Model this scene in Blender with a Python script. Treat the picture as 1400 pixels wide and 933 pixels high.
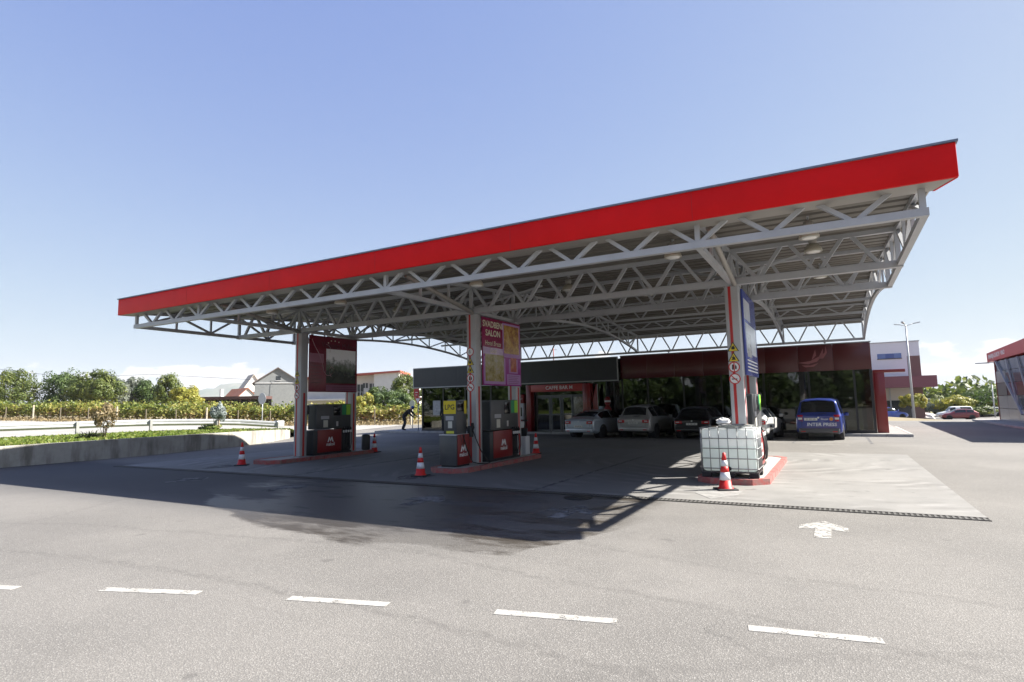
import bpy, bmesh, math, random
from mathutils import Vector, Matrix
import numpy as np
R=math.radians
random.seed(7); rng=np.random.default_rng(7)
for o in list(bpy.data.objects): bpy.data.objects.remove(o)
scene=bpy.context.scene
COL=scene.collection
# ------------------------------------------------------------------ camera
FPX,PITCH,ROLL,YAW,CH=791.5,6.207,1.15,28.83,1.85
p_,r_,y_=R(PITCH),R(ROLL),R(YAW)
FW=Vector((-math.sin(y_)*math.cos(p_),math.cos(y_)*math.cos(p_),math.sin(p_)))
rt=Vector((math.cos(y_),math.sin(y_),0)); up_=rt.cross(FW)
IR=rt*math.cos(r_)-up_*math.sin(r_); IU=rt*math.sin(r_)+up_*math.cos(r_)
CO=Vector((0,0,CH))
cd=bpy.data.cameras.new('camera'); cam=bpy.data.objects.new('camera',cd); COL.objects.link(cam)
cd.sensor_width=36; cd.lens=FPX/1400*36; cd.clip_start=.1; cd.clip_end=20000
m=Matrix((IR,IU,-FW)).transposed().to_4x4(); m.translation=CO; cam.matrix_world=m
scene.camera=cam
scene.render.resolution_x=1024; scene.render.resolution_y=682
def ray(px,py): return FW+IR*((px-700)/FPX)-IU*((py-466.5)/FPX)
def gp(px,py,z=0):
    d=ray(px,py); return CO+d*((z-CH)/d.z)
def oy(px,py,Y):
    d=ray(px,py); return CO+d*(Y/d.y)
def ox(px,py,X):
    d=ray(px,py); return CO+d*(X/d.x)
def dep(px,py,d): return CO+ray(px,py)*d
# ------------------------------------------------------------------ light
SUNV=Vector((5.49,3.23,5.6)).normalized()
SEL=math.asin(SUNV.z); SAZ=math.atan2(SUNV.x,SUNV.y)
sd=bpy.data.lights.new('sun','SUN'); sd.energy=5.0; sd.angle=R(.5); sd.color=(1,.95,.87)
so=bpy.data.objects.new('sun',sd); COL.objects.link(so); so.rotation_euler=SUNV.to_track_quat('Z','Y').to_euler(); so.location=(40,30,60)
w=bpy.data.worlds.new('World'); scene.world=w; w.use_nodes=True
nt=w.node_tree; N=nt.nodes; L=nt.links; N.clear()
def wn(t,**k):
    n=N.new(t)
    for a,b in k.items(): setattr(n,a,b)
    return n
def wmath(op,a,b=None,c=None):
    n=N.new('ShaderNodeMath'); n.operation=op
    for i,v in enumerate((a,b,c)):
        if v is None: continue
        if isinstance(v,(int,float)): n.inputs[i].default_value=v
        else: L.new(v,n.inputs[i])
    return n.outputs[0]
def wsmooth(v,a,b,x=0.,y=1.):
    n=N.new('ShaderNodeMapRange'); n.interpolation_type='SMOOTHSTEP'
    L.new(v,n.inputs[0])
    for i,q in enumerate((a,b,x,y)): n.inputs[i+1].default_value=q
    return n.outputs[0]
SKYS=.10
sky=wn('ShaderNodeTexSky',sky_type='NISHITA'); sky.sun_disc=False; sky.sun_elevation=SEL; sky.sun_rotation=SAZ
sky.altitude=100; sky.air_density=1.0; sky.dust_density=.8; sky.ozone_density=2.6
tc=wn('ShaderNodeTexCoord'); sp=wn('ShaderNodeSeparateXYZ'); L.new(tc.outputs['Generated'],sp.inputs[0])
el=wmath('ARCSINE',sp.outputs[2]); az=wmath('ARCTAN2',sp.outputs[0],sp.outputs[1])
cb=wn('ShaderNodeCombineXYZ'); L.new(wmath('MULTIPLY',az,16),cb.inputs[0]); L.new(wmath('MULTIPLY',el,34),cb.inputs[1]); cb.inputs[2].default_value=3.7
nz=wn('ShaderNodeTexNoise'); nz.inputs['Scale'].default_value=1.; nz.inputs['Detail'].default_value=7; nz.inputs['Roughness'].default_value=.55
L.new(cb.outputs[0],nz.inputs['Vector'])
cb2=wn('ShaderNodeCombineXYZ'); L.new(wmath('MULTIPLY',az,2.6),cb2.inputs[0]); cb2.inputs[2].default_value=1.3
nz2=wn('ShaderNodeTexNoise'); nz2.inputs['Scale'].default_value=1.; nz2.inputs['Detail'].default_value=1
L.new(cb2.outputs[0],nz2.inputs['Vector'])
band=wmath('MULTIPLY',wsmooth(el,R(1.),R(2.)),wsmooth(el,R(2.6),R(5.6),1,0))
dens=wmath('ADD',wmath('ADD',nz.outputs[0],wmath('MULTIPLY',nz2.outputs[0],.7)),wmath('MULTIPLY',band,.42))
cm=wmath('MULTIPLY',wsmooth(dens,1.17,1.25),wsmooth(el,R(.6),R(1.8)))
spc=wn('ShaderNodeSeparateColor'); L.new(sky.outputs[0],spc.inputs[0]); cbc=wn('ShaderNodeCombineColor')
for k_,(a_,b_) in enumerate(((3.30,2.69),(3.70,3.25),(3.02,.88))):   # film shoulder, the same over the whole sky
    x_=spc.outputs[k_]; L.new(wmath('MULTIPLY',wmath('DIVIDE',x_,wmath('ADD',x_,b_)),a_),cbc.inputs[k_])
mixc=wn('ShaderNodeMix',data_type='RGBA'); L.new(cm,mixc.inputs['Factor']); L.new(cbc.outputs[0],mixc.inputs['A']); mixc.inputs['B'].default_value=(3.0,3.0,3.02,1)
bg=wn('ShaderNodeBackground'); L.new(mixc.outputs['Result'],bg.inputs[0]); bg.inputs[1].default_value=SKYS
ow=wn('ShaderNodeOutputWorld'); L.new(bg.outputs[0],ow.inputs[0])
vs=scene.view_settings; vs.view_transform='Standard'; vs.look='None'; vs.gamma=1; vs.exposure=1.7
try: vs.use_curve_mapping=False
except: pass
# ------------------------------------------------------------------ materials
MATS={}
def mat(name,col,rough=.6,metal=0.,var=0.,vscale=3.,bump=0.,bscale=40.,spec=.5,vcol=None,emit=0,coat=0):
    if name in MATS: return MATS[name]
    M=bpy.data.materials.new(name); M.use_nodes=True; t=M.node_tree; b=t.nodes['Principled BSDF']
    b.inputs['Roughness'].default_value=rough; b.inputs['Metallic'].default_value=metal
    b.inputs['Specular IOR Level'].default_value=spec
    if coat: b.inputs['Coat Weight'].default_value=coat; b.inputs['Coat Roughness'].default_value=.05
    c=(*col,1)
    if var>0 or bump>0:
        tc=t.nodes.new('ShaderNodeTexCoord')
        gi=t.nodes.new('ShaderNodeNewGeometry')
    if var>0:
        n=t.nodes.new('ShaderNodeTexNoise'); n.inputs['Scale'].default_value=vscale; n.inputs['Detail'].default_value=6
        n.inputs['Roughness'].default_value=.65
        t.links.new(gi.outputs['Position'],n.inputs['Vector'])
        r=t.nodes.new('ShaderNodeValToRGB'); r.color_ramp.elements[0].position=.32; r.color_ramp.elements[1].position=.68
        c2=vcol or tuple(max(0,x*(1-var)) for x in col); c1=tuple(min(1,x*(1+var*.5)) for x in col)
        r.color_ramp.elements[0].color=(*c2,1); r.color_ramp.elements[1].color=(*c1,1)
        t.links.new(n.outputs[0],r.inputs[0]); t.links.new(r.outputs[0],b.inputs['Base Color'])
        rr=t.nodes.new('ShaderNodeMapRange'); rr.inputs[3].default_value=max(.02,rough-.12*var*2); rr.inputs[4].default_value=min(1,rough+.12*var*2)
        t.links.new(n.outputs[0],rr.inputs[0]); t.links.new(rr.outputs[0],b.inputs['Roughness'])
    else: b.inputs['Base Color'].default_value=c
    if bump>0:
        n=t.nodes.new('ShaderNodeTexNoise'); n.inputs['Scale'].default_value=bscale; n.inputs['Detail'].default_value=4
        t.links.new(gi.outputs['Position'],n.inputs['Vector'])
        bp=t.nodes.new('ShaderNodeBump'); bp.inputs['Strength'].default_value=bump; bp.inputs['Distance'].default_value=.02
        t.links.new(n.outputs[0],bp.inputs['Height']); t.links.new(bp.outputs[0],b.inputs['Normal'])
    if emit:
        b.inputs['Emission Color'].default_value=c; b.inputs['Emission Strength'].default_value=emit
    MATS[name]=M; return M
class NT:
    """small node helper"""
    def __init__(s,name):
        s.M=bpy.data.materials.new(name); s.M.use_nodes=True; s.t=s.M.node_tree; s.b=s.t.nodes['Principled BSDF']; MATS[name]=s.M
        s.geo=s.n('ShaderNodeNewGeometry'); s.pos=s.geo.outputs['Position']
        sp=s.n('ShaderNodeSeparateXYZ'); s.t.links.new(s.pos,sp.inputs[0]); s.x,s.y,s.z=sp.outputs
    def n(s,t): return s.t.nodes.new(t)
    def set(s,i,v):
        if hasattr(v,'is_output') : s.t.links.new(v,i)
        else:
            if isinstance(v,tuple) and len(v)==3 and len(i.default_value)==4: v=(*v,1)
            i.default_value=v
    def math(s,op,a,b=None,c=None):
        n=s.n('ShaderNodeMath'); n.operation=op
        for i,v in enumerate((a,b,c)):
            if v is not None: s.set(n.inputs[i],v)
        return n.outputs[0]
    def smooth(s,v,a,b,x=0.,y=1.):
        n=s.n('ShaderNodeMapRange'); n.interpolation_type='SMOOTHSTEP'; s.set(n.inputs[0],v)
        for i,q in enumerate((a,b,x,y)): n.inputs[i+1].default_value=q
        return n.outputs[0]
    def noise(s,scale,detail=4,rough=.6,sx=1,sy=1,sz=1,off=0,dist=0):
        v=s.pos
        if (sx,sy,sz)!=(1,1,1) or off:
            mp=s.n('ShaderNodeMapping'); s.t.links.new(s.pos,mp.inputs[0]); mp.inputs['Scale'].default_value=(sx,sy,sz); mp.inputs['Location'].default_value=(off,off*1.7,off*.3); v=mp.outputs[0]
        n=s.n('ShaderNodeTexNoise'); s.t.links.new(v,n.inputs['Vector']); n.inputs['Scale'].default_value=scale; n.inputs['Detail'].default_value=detail; n.inputs['Roughness'].default_value=rough; n.inputs['Distortion'].default_value=dist
        return n.outputs[0]
    def vor(s,scale,feat='F1',out='Distance'):
        n=s.n('ShaderNodeTexVoronoi'); n.feature=feat; s.t.links.new(s.pos,n.inputs['Vector']); n.inputs['Scale'].default_value=scale; return n.outputs[out]
    def mix(s,f,a,b,mode='MIX'):
        n=s.n('ShaderNodeMix'); n.data_type='RGBA'; n.blend_type=mode; s.set(n.inputs['Factor'],f); s.set(n.inputs['A'],a); s.set(n.inputs['B'],b); return n.outputs['Result']
    def bump(s,h,st,dist=.02):
        n=s.n('ShaderNodeBump'); n.inputs['Strength'].default_value=st; n.inputs['Distance'].default_value=dist; s.set(n.inputs['Height'],h); s.t.links.new(n.outputs[0],s.b.inputs['Normal'])
    def curve(s,v,lo,hi,pts):
        mr=s.n('ShaderNodeMapRange'); s.set(mr.inputs[0],v); mr.inputs[1].default_value=lo; mr.inputs[2].default_value=hi
        n=s.n('ShaderNodeFloatCurve'); s.t.links.new(mr.outputs[0],n.inputs['Value'])
        c=n.mapping.curves[0]
        P=[((x-lo)/(hi-lo),y) for x,y in pts]
        c.points[0].location=P[0]; c.points[1].location=P[-1]
        for q in P[1:-1]: c.points.new(*q)
        for q in c.points: q.handle_type='VECTOR'
        n.mapping.update(); return n.outputs[0]
    def done(s,col,rough):
        s.set(s.b.inputs['Base Color'],col); s.set(s.b.inputs['Roughness'],rough); return s.M
def asphalt():
    q=NT('asphalt')
    blot=q.noise(.22,5,.6); fine=q.noise(70,3,.7); mid=q.noise(9,4,.6)
    streak=q.noise(1.1,4,.6,sx=.12,sy=1.3)
    c=q.mix(q.smooth(blot,.35,.65),(.138,.130,.119),(.192,.181,.165))
    c=q.mix(q.smooth(streak,.5,.75,0,.35),c,(.15,.143,.132))
    st=q.vor(75,'F1','Distance'); cell=q.vor(75,'F1','Color')
    sp=q.n('ShaderNodeSeparateColor'); q.t.links.new(cell,sp.inputs[0])
    c=q.mix(q.math('MULTIPLY',q.smooth(st,.25,.5,1,0),q.smooth(sp.outputs[0],.45,.95,0,.85)),c,(.30,.29,.27))
    c=q.mix(q.math('MULTIPLY',q.smooth(st,.3,.6),.45),c,(.09,.087,.082))
    c=q.mix(q.smooth(fine,.45,.75,0,.5),c,(.105,.10,.094))
    c=q.mix(q.smooth(mid,.6,.8,0,.25),c,(.115,.11,.104))
    vn=q.n('ShaderNodeTexVoronoi'); vn.feature='DISTANCE_TO_EDGE'; vn.inputs['Scale'].default_value=.16
    wv=q.n('ShaderNodeVectorMath'); wv.operation='MULTIPLY_ADD'; nn_=q.n('ShaderNodeTexNoise'); nn_.inputs['Scale'].default_value=1.1; nn_.inputs['Detail'].default_value=5; q.t.links.new(q.pos,nn_.inputs['Vector'])
    q.t.links.new(nn_.outputs['Color'],wv.inputs[0]); wv.inputs[1].default_value=(1.6,1.6,0); q.t.links.new(q.pos,wv.inputs[2]); q.t.links.new(wv.outputs[0],vn.inputs['Vector'])
    ck=q.math('MULTIPLY',q.smooth(vn.outputs['Distance'],.0035,.0012),q.smooth(q.noise(.35,2,.5,off=9),.50,.60,0,.55))
    c=q.mix(q.math('MULTIPLY',ck,.6),c,(.05,.048,.045))
    sk=q.noise(.9,5,.7,sx=.16,sy=2.6,off=11)
    c=q.mix(q.smooth(sk,.58,.76,0,.45),c,(.115,.108,.098))
    sp2=q.noise(2.6,3,.5,off=21); c=q.mix(q.smooth(sp2,.72,.78,0,.6),c,(.085,.08,.075))
    pl_=q.noise(.6,4,.6,off=31); c=q.mix(q.smooth(pl_,.5,.75,0,.22),c,(.225,.213,.195))
    for (cx_,cy_,rr_,wd_,am_) in ((-5.,-16.,20.3,.10,.30),(-5.,-16.,21.9,.10,.25),(9.,-9.,15.,.11,.22),(9.,-9.,16.6,.11,.22),(-30.,-2.,19.,.11,.22),(2.,22.,15.4,.10,.2)):
        dx_=q.math('SUBTRACT',q.x,cx_); dy_=q.math('SUBTRACT',q.y,cy_); dd_=q.math('SQRT',q.math('ADD',q.math('MULTIPLY',dx_,dx_),q.math('MULTIPLY',dy_,dy_)))
        dd_=q.math('ABSOLUTE',q.math('SUBTRACT',q.math('ADD',dd_,q.math('MULTIPLY',q.math('SUBTRACT',blot,.5),1.2)),rr_))
        c=q.mix(q.math('MULTIPLY',q.math('MULTIPLY',q.smooth(dd_,wd_,wd_*.3),q.smooth(mid,.35,.65)),am_*1.6),c,(.085,.08,.074))
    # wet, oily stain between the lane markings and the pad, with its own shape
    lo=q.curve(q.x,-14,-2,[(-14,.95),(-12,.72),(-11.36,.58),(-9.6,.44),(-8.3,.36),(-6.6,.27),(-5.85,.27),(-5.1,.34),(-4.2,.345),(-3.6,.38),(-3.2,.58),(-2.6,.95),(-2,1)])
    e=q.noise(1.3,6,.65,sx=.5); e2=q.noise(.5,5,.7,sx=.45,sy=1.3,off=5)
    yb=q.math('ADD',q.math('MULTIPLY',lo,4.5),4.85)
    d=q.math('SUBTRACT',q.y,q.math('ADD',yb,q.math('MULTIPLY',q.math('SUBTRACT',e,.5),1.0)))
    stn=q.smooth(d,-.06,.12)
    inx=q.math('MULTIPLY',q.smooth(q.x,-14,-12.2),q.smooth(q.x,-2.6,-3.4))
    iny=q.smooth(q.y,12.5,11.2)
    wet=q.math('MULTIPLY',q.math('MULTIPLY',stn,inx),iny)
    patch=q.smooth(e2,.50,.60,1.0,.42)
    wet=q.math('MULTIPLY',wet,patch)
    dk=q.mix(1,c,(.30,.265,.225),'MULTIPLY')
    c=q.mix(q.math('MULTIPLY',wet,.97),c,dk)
    # canopy shadow deepened in the asphalt colour along the pad front
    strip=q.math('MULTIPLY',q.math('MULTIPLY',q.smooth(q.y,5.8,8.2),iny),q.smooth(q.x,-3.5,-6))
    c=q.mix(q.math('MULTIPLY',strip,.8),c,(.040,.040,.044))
    h=q.math('ADD',q.math('MULTIPLY',st,-.8),q.math('MULTIPLY',fine,.6))
    q.bump(h,.55,.008)
    return q.done(c,q.math('SUBTRACT',.86,q.math('MULTIPLY',wet,.45)))
def concrete(name='pad_concrete',a=(.162,.158,.150),b=(.215,.209,.198),tyre=True):
    q=NT(name)
    blot=q.noise(.5,6,.65); fine=q.noise(45,4,.7); mid=q.noise(5,5,.6)
    c=q.mix(q.smooth(blot,.3,.7),a,b); c=q.mix(q.smooth(fine,.5,.8,0,.3),c,tuple(x*.7 for x in a))
    c=q.mix(q.smooth(mid,.55,.8,0,.25),c,tuple(x*.75 for x in a))
    if tyre:
        s=q.noise(2.2,5,.65,sx=1.6,sy=.16,dist=.6)
        c=q.mix(q.smooth(s,.56,.72,0,.4),c,(.20,.19,.17))
        lane=q.math('SINE',q.math('MULTIPLY',q.math('ADD',q.x,1.9),2*math.pi/7.5))
        c=q.mix(q.math('MULTIPLY',q.smooth(lane,-.2,-1),q.smooth(blot,.3,.75,.2,.75)),c,(.13,.125,.12))
        wv=q.n('ShaderNodeTexWave'); wv.wave_type='RINGS'; wv.rings_direction='Z'; mp=q.n('ShaderNodeMapping'); mp.inputs['Location'].default_value=(2.6,-19.5,0); q.t.links.new(q.pos,mp.inputs[0]); q.t.links.new(mp.outputs[0],wv.inputs['Vector'])
        wv.inputs['Scale'].default_value=.55; wv.inputs['Distortion'].default_value=5; wv.inputs['Detail'].default_value=4; wv.inputs['Detail Scale'].default_value=.8
        mk=q.smooth(q.noise(.8,4,.6,off=14),.48,.62)
        c=q.mix(q.math('MULTIPLY',q.math('MULTIPLY',q.smooth(wv.outputs['Fac'],.62,.95),mk),.55),c,(.27,.262,.25))
        c=q.mix(q.math('MULTIPLY',q.math('MULTIPLY',q.smooth(wv.outputs['Fac'],.35,.05),mk),.4),c,(.10,.095,.088))
        oil=q.noise(1.7,4,.6,off=40); c=q.mix(q.smooth(oil,.66,.74,0,.6),c,(.06,.058,.056))
        # canopy shade painted into the pad colour, fainter towards the left
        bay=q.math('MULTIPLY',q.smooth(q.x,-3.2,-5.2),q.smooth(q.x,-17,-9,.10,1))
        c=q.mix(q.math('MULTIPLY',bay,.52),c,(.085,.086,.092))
    q.bump(fine,.25,.006)
    return q.done(c,.8)
def leafmat(name,cols,scale=1.2,trans=.35,rough=.55):
    q=NT(name)
    n=q.noise(scale,3,.6)
    oi=q.n('ShaderNodeAttribute'); oi.attribute_name='tint'
    f=q.math('ADD',q.math('MULTIPLY',n,.5),q.math('MULTIPLY',oi.outputs['Fac'],.5))
    r=q.n('ShaderNodeValToRGB'); q.t.links.new(f,r.inputs[0])
    k=len(cols); r.color_ramp.elements[0].color=(*cols[0],1); r.color_ramp.elements[0].position=.25; r.color_ramp.elements[1].color=(*cols[-1],1); r.color_ramp.elements[1].position=.75
    for i,cc in enumerate(cols[1:-1]):
        e=r.color_ramp.elements.new(.25+.5*(i+1)/(k-1)); e.color=(*cc,1)
    q.set(q.b.inputs['Base Color'],r.outputs[0]); q.b.inputs['Roughness'].default_value=rough
    tr=q.n('ShaderNodeBsdfTranslucent'); q.t.links.new(r.outputs[0],tr.inputs[0])
    ms=q.n('ShaderNodeMixShader'); ms.inputs[0].default_value=trans
    q.t.links.new(q.b.outputs[0],ms.inputs[1]); q.t.links.new(tr.outputs[0],ms.inputs[2])
    out=[x for x in q.t.nodes if x.type=='OUTPUT_MATERIAL'][0]; q.t.links.new(ms.outputs[0],out.inputs[0])
    return q.M
def glassmat(name,tint=(.5,.52,.5),refl=.12,rough=.02):
    q=NT(name); t=q.t
    tr=q.n('ShaderNodeBsdfTransparent'); tr.inputs[0].default_value=(*tint,1)
    gl=q.n('ShaderNodeBsdfGlossy'); gl.inputs['Roughness'].default_value=rough; gl.inputs['Color'].default_value=(.9,.92,.92,1)
    fr=q.n('ShaderNodeFresnel'); fr.inputs[0].default_value=1.5
    f=q.math('ADD',fr.outputs[0],refl)
    ms=q.n('ShaderNodeMixShader'); t.links.new(f,ms.inputs[0]); t.links.new(tr.outputs[0],ms.inputs[1]); t.links.new(gl.outputs[0],ms.inputs[2])
    out=[x for x in t.nodes if x.type=='OUTPUT_MATERIAL'][0]; t.links.new(ms.outputs[0],out.inputs[0])
    return q.M
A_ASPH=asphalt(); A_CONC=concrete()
A_WALL=None
def wallmat():
    q=NT('wall_concrete'); a=q.noise(1.2,6,.65); s=q.noise(2.2,5,.6,sx=1.,sy=1.,sz=.22,off=3); f=q.noise(30,4,.7)
    c=q.mix(q.smooth(a,.3,.7),(.30,.285,.25),(.42,.40,.36)); c=q.mix(q.smooth(s,.44,.70,0,.8),c,(.13,.118,.098)); c=q.mix(q.smooth(f,.55,.8,0,.3),c,(.2,.19,.17))
    q.bump(f,.3,.01); return q.done(c,.9)
A_WALL=wallmat()
M_RED=mat('fascia_red',(.70,.008,.009),.5,var=.12,vscale=.6,spec=.12)
M_CAP=mat('cap_metal',(.16,.19,.24),.45,.3)
M_STEEL=mat('steel_paint_grey',(.43,.44,.46),.4,.0,var=.12,vscale=1.5)
M_DECK=mat('deck_sheet',(.155,.142,.122),.5,.1,var=.15,vscale=.8)
M_SOFF=mat('soffit_sheet',(.36,.34,.31),.5,.1,var=.08,vscale=1)
M_CLAD=mat('column_cladding',(.46,.465,.475),.4,.1,var=.08,vscale=1.5)
M_STRIPE=mat('stripe_red',(.45,.018,.016),.4)
M_KERB=mat('kerb_red',(.33,.06,.055),.85,var=.5,vscale=7,bump=.4,vcol=(.26,.17,.15))
M_ISL=mat('island_concrete',(.40,.39,.36),.85,var=.3,vscale=4,bump=.2)
M_WHITE=mat('white_paint',(.75,.75,.74),.6,var=.1,vscale=3)
M_BLACK=mat('black_rubber',(.018,.018,.02),.7)
M_DARK=mat('dark_plastic',(.03,.032,.035),.5)
M_GREY=mat('grey_cabinet',(.085,.088,.092),.42,.3,var=.12,vscale=4)
M_DGREY=mat('dark_grey_cabinet',(.032,.035,.038),.45,.2)
M_PUMPRED=mat('pump_red',(.22,.010,.011),.35,var=.1,vscale=5)
M_YEL=mat('sign_yellow',(.72,.56,.012),.5)
M_LIME=mat('sticker_lime',(.30,.62,.03),.5)
M_GREEN=mat('sticker_green',(.02,.28,.10),.5)
M_CHROME=mat('metal_bright',(.6,.61,.62),.3,.9)
M_GLASS=glassmat('shop_glass',(.24,.25,.23),.025)
M_CARGLASS=mat('car_glass',(.012,.014,.016),.06,spec=.7)
M_LINE=None
def gaps(q,scale,lo,hi,off=0):
    n=q.noise(scale,6,.8,off=off); n2=q.noise(55,3,.7,off=off)
    f=q.smooth(q.math('ADD',q.math('MULTIPLY',n,.7),q.math('MULTIPLY',n2,.3)),lo,hi)
    tr=q.n('ShaderNodeBsdfTransparent'); ms=q.n('ShaderNodeMixShader'); q.t.links.new(f,ms.inputs[0]); q.t.links.new(q.b.outputs[0],ms.inputs[1]); q.t.links.new(tr.outputs[0],ms.inputs[2])
    q.t.links.new(ms.outputs[0],[x for x in q.t.nodes if x.type=='OUTPUT_MATERIAL'][0].inputs[0])
def linemat():
    q=NT('road_paint'); gaps(q,6,.53,.60); a=q.noise(7,6,.75); f=q.noise(60,3,.7)
    c=q.mix(q.smooth(a,.42,.66,0,.8),(.37,.36,.335),(.23,.22,.20)); c=q.mix(q.smooth(f,.5,.72,0,.6),c,(.2,.19,.18)); q.bump(f,.3,.006); return q.done(c,.8)
M_LINE=linemat()
def fadedmat():
    q=NT('faded_paint'); gaps(q,4,.46,.56,3); a=q.noise(5,6,.75)
    c=q.mix(q.smooth(a,.40,.60),(.20,.20,.2),(.075,.075,.077)); return q.done(c,.8)
M_FADED=fadedmat()
def wornmat():
    q=NT('worn_paint'); gaps(q,7,.53,.60,5); a=q.noise(9,6,.8); f=q.noise(60,3,.7)
    c=q.mix(q.smooth(a,.38,.60),(.46,.45,.42),(.17,.162,.15)); c=q.mix(q.smooth(f,.5,.72,0,.6),c,(.17,.16,.15)); q.bump(f,.4,.006); return q.done(c,.85)
# ------------------------------------------------------------------ mesh helpers
class MB:
    def __init__(s): s.v=[]; s.f=[]; s.mi=[]; s.sm=[]
    def add(s,vs,fs,mi=0,smooth=False):
        b=len(s.v); s.v+= [tuple(x) for x in vs]; s.f+=[tuple(i+b for i in f) for f in fs]; s.mi+=[mi]*len(fs); s.sm+=[smooth]*len(fs); return s
    def box(s,a,b,mi=0):
        (x0,y0,z0),(x1,y1,z1)=a,b
        v=[(x0,y0,z0),(x1,y0,z0),(x1,y1,z0),(x0,y1,z0),(x0,y0,z1),(x1,y0,z1),(x1,y1,z1),(x0,y1,z1)]
        return s.add(v,[(0,3,2,1),(4,5,6,7),(0,1,5,4),(1,2,6,5),(2,3,7,6),(3,0,4,7)],mi)
    def bbox(s,a,b,c=.01,mi=0):
        """box with bevelled edges"""
        bm=bmesh.new(); bmesh.ops.create_cube(bm,size=1)
        a,b=Vector(a),Vector(b)
        for v in bm.verts: v.co=Vector([(a[i]+b[i])/2+v.co[i]*(b[i]-a[i]) for i in range(3)])
        bmesh.ops.bevel(bm,geom=list(bm.edges),offset=c,segments=2,affect='EDGES',profile=.5)
        bm.verts.index_update(); s.add([v.co[:] for v in bm.verts],[[v.index for v in f.verts] for f in bm.faces],mi,True); bm.free(); return s
    def bar(s,p0,p1,wd,ht,up=(0,0,1),mi=0):
        p0,p1=Vector(p0),Vector(p1); d=(p1-p0).normalized(); u=Vector(up)
        if abs(d.dot(u))>.98: u=Vector((0,1,0))
        x=d.cross(u).normalized(); u=x.cross(d).normalized()
        v=[]
        for p in (p0,p1):
            for a,b in ((-1,-1),(1,-1),(1,1),(-1,1)): v.append(p+x*a*wd/2+u*b*ht/2)
        return s.add(v,[(0,1,2,3),(7,6,5,4),(0,4,5,1),(1,5,6,2),(2,6,7,3),(3,7,4,0)],mi)
    def tube(s,pts,r,n=8,mi=0,cap=True):
        pts=[Vector(p) for p in pts]; rs=r if isinstance(r,(list,tuple)) else [r]*len(pts)
        b=len(s.v); ref=None
        for i,p in enumerate(pts):
            d=(pts[min(i+1,len(pts)-1)]-pts[max(i-1,0)]).normalized()
            if ref is None: ref=Vector((0,0,1)) if abs(d.z)<.9 else Vector((1,0,0))
            x=d.cross(ref)
            if x.length<1e-4: x=d.orthogonal()
            x.normalize(); y=d.cross(x).normalized(); ref=-y if False else ref
            for k in range(n):
                a=2*math.pi*k/n; s.v.append(tuple(p+x*math.cos(a)*rs[i]+y*math.sin(a)*rs[i]))
        for i in range(len(pts)-1):
            for k in range(n):
                s.f.append((b+i*n+k,b+i*n+(k+1)%n,b+(i+1)*n+(k+1)%n,b+(i+1)*n+k)); s.mi.append(mi); s.sm.append(True)
        if cap:
            s.f.append(tuple(b+k for k in range(n))[::-1]); s.mi.append(mi); s.sm.append(False)
            e=b+(len(pts)-1)*n; s.f.append(tuple(e+k for k in range(n))); s.mi.append(mi); s.sm.append(False)
        return s
    def lathe(s,prof,c=(0,0,0),n=20,mi=0,axis='z'):
        b=len(s.v)
        for (r,z) in prof:
            for k in range(n):
                a=2*math.pi*k/n; u,v_=math.cos(a)*r,math.sin(a)*r
                q=(c[0]+u,c[1]+v_,c[2]+z) if axis=='z' else (c[0]+z,c[1]+u,c[2]+v_) if axis=='x' else (c[0]+u,c[1]+z,c[2]+v_)
                s.v.append(q)
        for i in range(len(prof)-1):
            for k in range(n):
                s.f.append((b+i*n+k,b+i*n+(k+1)%n,b+(i+1)*n+(k+1)%n,b+(i+1)*n+k)); s.mi.append(mi); s.sm.append(True)
        for i,fl in ((0,True),(len(prof)-1,False)):
            if prof[i][0]>1e-4:
                t=tuple(b+i*n+k for k in range(n)); s.f.append(t[::-1] if fl else t); s.mi.append(mi); s.sm.append(False)
        return s
    def prism(s,poly,z0,z1,mi=0,frame=None):
        """extrude polygon (2D) between z0 and z1; frame maps (x,y,z)->3D"""
        fr=frame or (lambda x,y,z:(x,y,z)); n=len(poly)
        v=[fr(x,y,z0) for x,y in poly]+[fr(x,y,z1) for x,y in poly]
        return s.add(v,[tuple(range(n))[::-1],tuple(range(n,2*n))]+[(i,(i+1)%n,n+(i+1)%n,n+i) for i in range(n)],mi)
    def grid(s,P,mi=0,smooth=True,closed=False):
        """P[i][j] points"""
        n,m_=len(P),len(P[0]); v=[q for r in P for q in r]
        return s.add(v,[(i*m_+j,i*m_+j+1,(i+1)*m_+j+1,(i+1)*m_+j) for i in range(n-1) for j in range(m_-1)],mi,smooth)
WO={}
def link(o,parent=None):
    COL.objects.link(o)
    if parent: o.parent=parent
    return o
def mesh_from(name,mb,mats,origin=None):
    v=np.array(mb.v,float).reshape(-1,3)
    if origin is None:
        lo,hi=v.min(0),v.max(0); origin=Vector(((lo[0]+hi[0])/2,(lo[1]+hi[1])/2,lo[2]))
    origin=Vector(origin); v=v-np.array(origin)
    me=bpy.data.meshes.new(name); me.from_pydata(v.tolist(),[],mb.f); 
    for q in (mats if isinstance(mats,(list,tuple)) else [mats]): me.materials.append(q)
    me.polygons.foreach_set('material_index',mb.mi); me.polygons.foreach_set('use_smooth',mb.sm); me.update()
    return me,origin
def put(name,mb,mats,parent=None,origin=None,fixn=True):
    me,origin=mesh_from(name,mb,mats,origin)
    if fixn:
        bm=bmesh.new(); bm.from_mesh(me); bmesh.ops.recalc_face_normals(bm,faces=bm.faces); bm.to_mesh(me); bm.free()
    o=bpy.data.objects.new(name,me); WO[o]=origin
    o.location=origin-(WO[parent] if parent else Vector()); return link(o,parent)
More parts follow.
